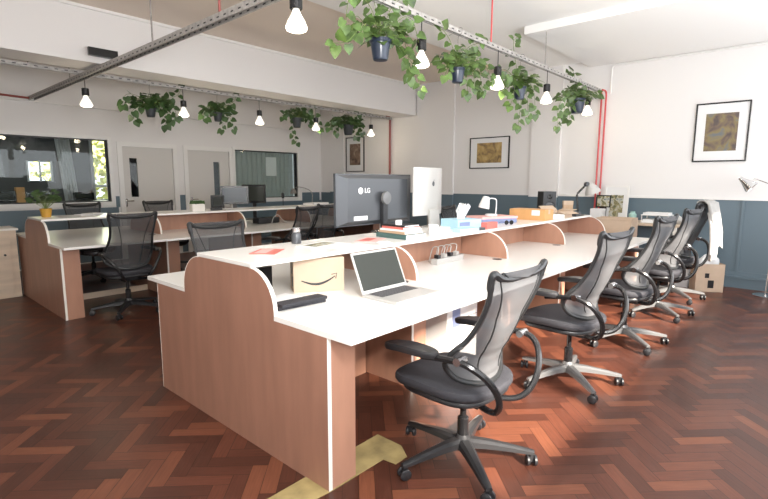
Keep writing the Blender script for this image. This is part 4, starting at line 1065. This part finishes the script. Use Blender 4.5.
j = obj('body', jacket(), M['cloth'], t, True); sm = j.modifiers.new('t', 'SOLIDIFY'); sm.thickness = .010; sm.offset = 0
sl = B(); tube(sl, smoothpts([(-.10, -.385, 1.06), (-.13, -.42, .92), (-.15, -.44, .74), (-.14, -.44, .60)], 5), [.055, .055, .053, .052, .052, .05, .05, .05, .048, .048, .046, .046, .045, .045, .045, .045], 12, flat=.55)
obj('sleeve', sl, M['cloth'], t, True)

# ------------------------------------------------ things seen through the internal windows
t = thing('desk', 'dark desk seen through the left internal window', 'desk', (1.9, 10.2, 0))
obj('tabletop', bbox(-1.6, 1.5, -.3, .3, .98, 1.01, .003), M['blk'], t)
for x in (-1.5, 0, 1.4): obj('leg', box(B(), x-.03, x+.03, -.28, .28, 0, .9795), M['blk'], t)
for k, (x, w_, h_, m_, lab) in enumerate(((1.75, .42, .18, 'blks', 'dark monitor leftmost behind the internal window glass'), (2.30, .38, .16, 'grey', 'grey monitor second from left behind the internal window glass'), (2.98, .34, .14, 'grey', 'low grey screen near the bright end behind the internal window'))):
    monitor(lab, (x, 10.15, 1.0105), R_(0), w_, h_, .02, 'screen')
boxthing('orange_box', 'orange box on the desk behind the internal window', 'box', (2.03, 10.2, 1.0105), 0, .12, .12, .26, 'orange')
o = tag(obj('reflection_strips', None or (lambda bm: bm)(B()), M['paper']), 'white hanging strips imitating wavy reflections in the internal window', 'reflection_strips')  # strips added to imitate wavy white reflections in the glass
bm = B(); pr = [(3.0+.25*k/24, 11.35+.03*math.sin(k*1.3)) for k in range(25)]
for (a, b_), (c_, d_) in zip(pr, pr[1:]): bm.faces.new([bm.verts.new(v) for v in ((a, b_, .95), (c_, d_, .95), (c_-.12, d_, 2.5), (a-.12, b_, 2.5))])
bmesh.ops.remove_doubles(bm, verts=bm.verts, dist=1e-5); bm.to_mesh(o.data); bm.free(); sm = o.modifiers.new('t', 'SOLIDIFY'); sm.thickness = .004
potplant('large dark leafy plant behind the internal window glass', (.9, 11.0, 0), .2, .5, 'blk', 110, .16, .46, 12)
t = thing('window_blind', 'grey green vertical blind behind the right internal window', 'blind', (0, 9.36, 0))
obj('headrail', box(B(), 5.45, 7.2, -.11, .03, 2.06, 2.10), M['trim'], t)
b = B()
pz = [(5.46+1.74*k/112, .018*math.sin(k/8*2*PI)) for k in range(113)]
prism(b, pz+[(x, y+.004) for x, y in pz[::-1]], 'z', .95, 2.0595)
obj('vane', b, M['blind'], t)
t = thing('notice', 'white paper notice on the right internal window blind', 'notice', (6.57, 9.336, 1.5)); obj('sheet', box(B(), -.14, .14, 0, .002, 0, .42), M['paper'], t)
# trees outside the far window
random.seed(77)
t = thing('tree', 'sunlit yellow green tree outside the far window', 'tree', (4.9, 14.5, -.1))
obj('trunk', tube(B(), [(0, 0, 0), (.05, 0, 1.6), (0, .1, 2.6)], [.14, .11, .07], 10), M['kraft'], t, True)
f = B()
for k in range(900):
    p = Vector((random.gauss(0, 1), random.gauss(0, .8), random.gauss(0, .9)))*.85+Vector((0, 0, 2.1))
    leaf(f, p, Vector((random.uniform(-1, 1), random.uniform(-1, 1), random.uniform(-1, .4))), Vector((-.3, -1, .5)), .16)
obj('foliage', f, M['yg'], t)
struct('trim_17', box(B(), -6, 14, 11.62, 22, -.2, -.1), M['gray'])
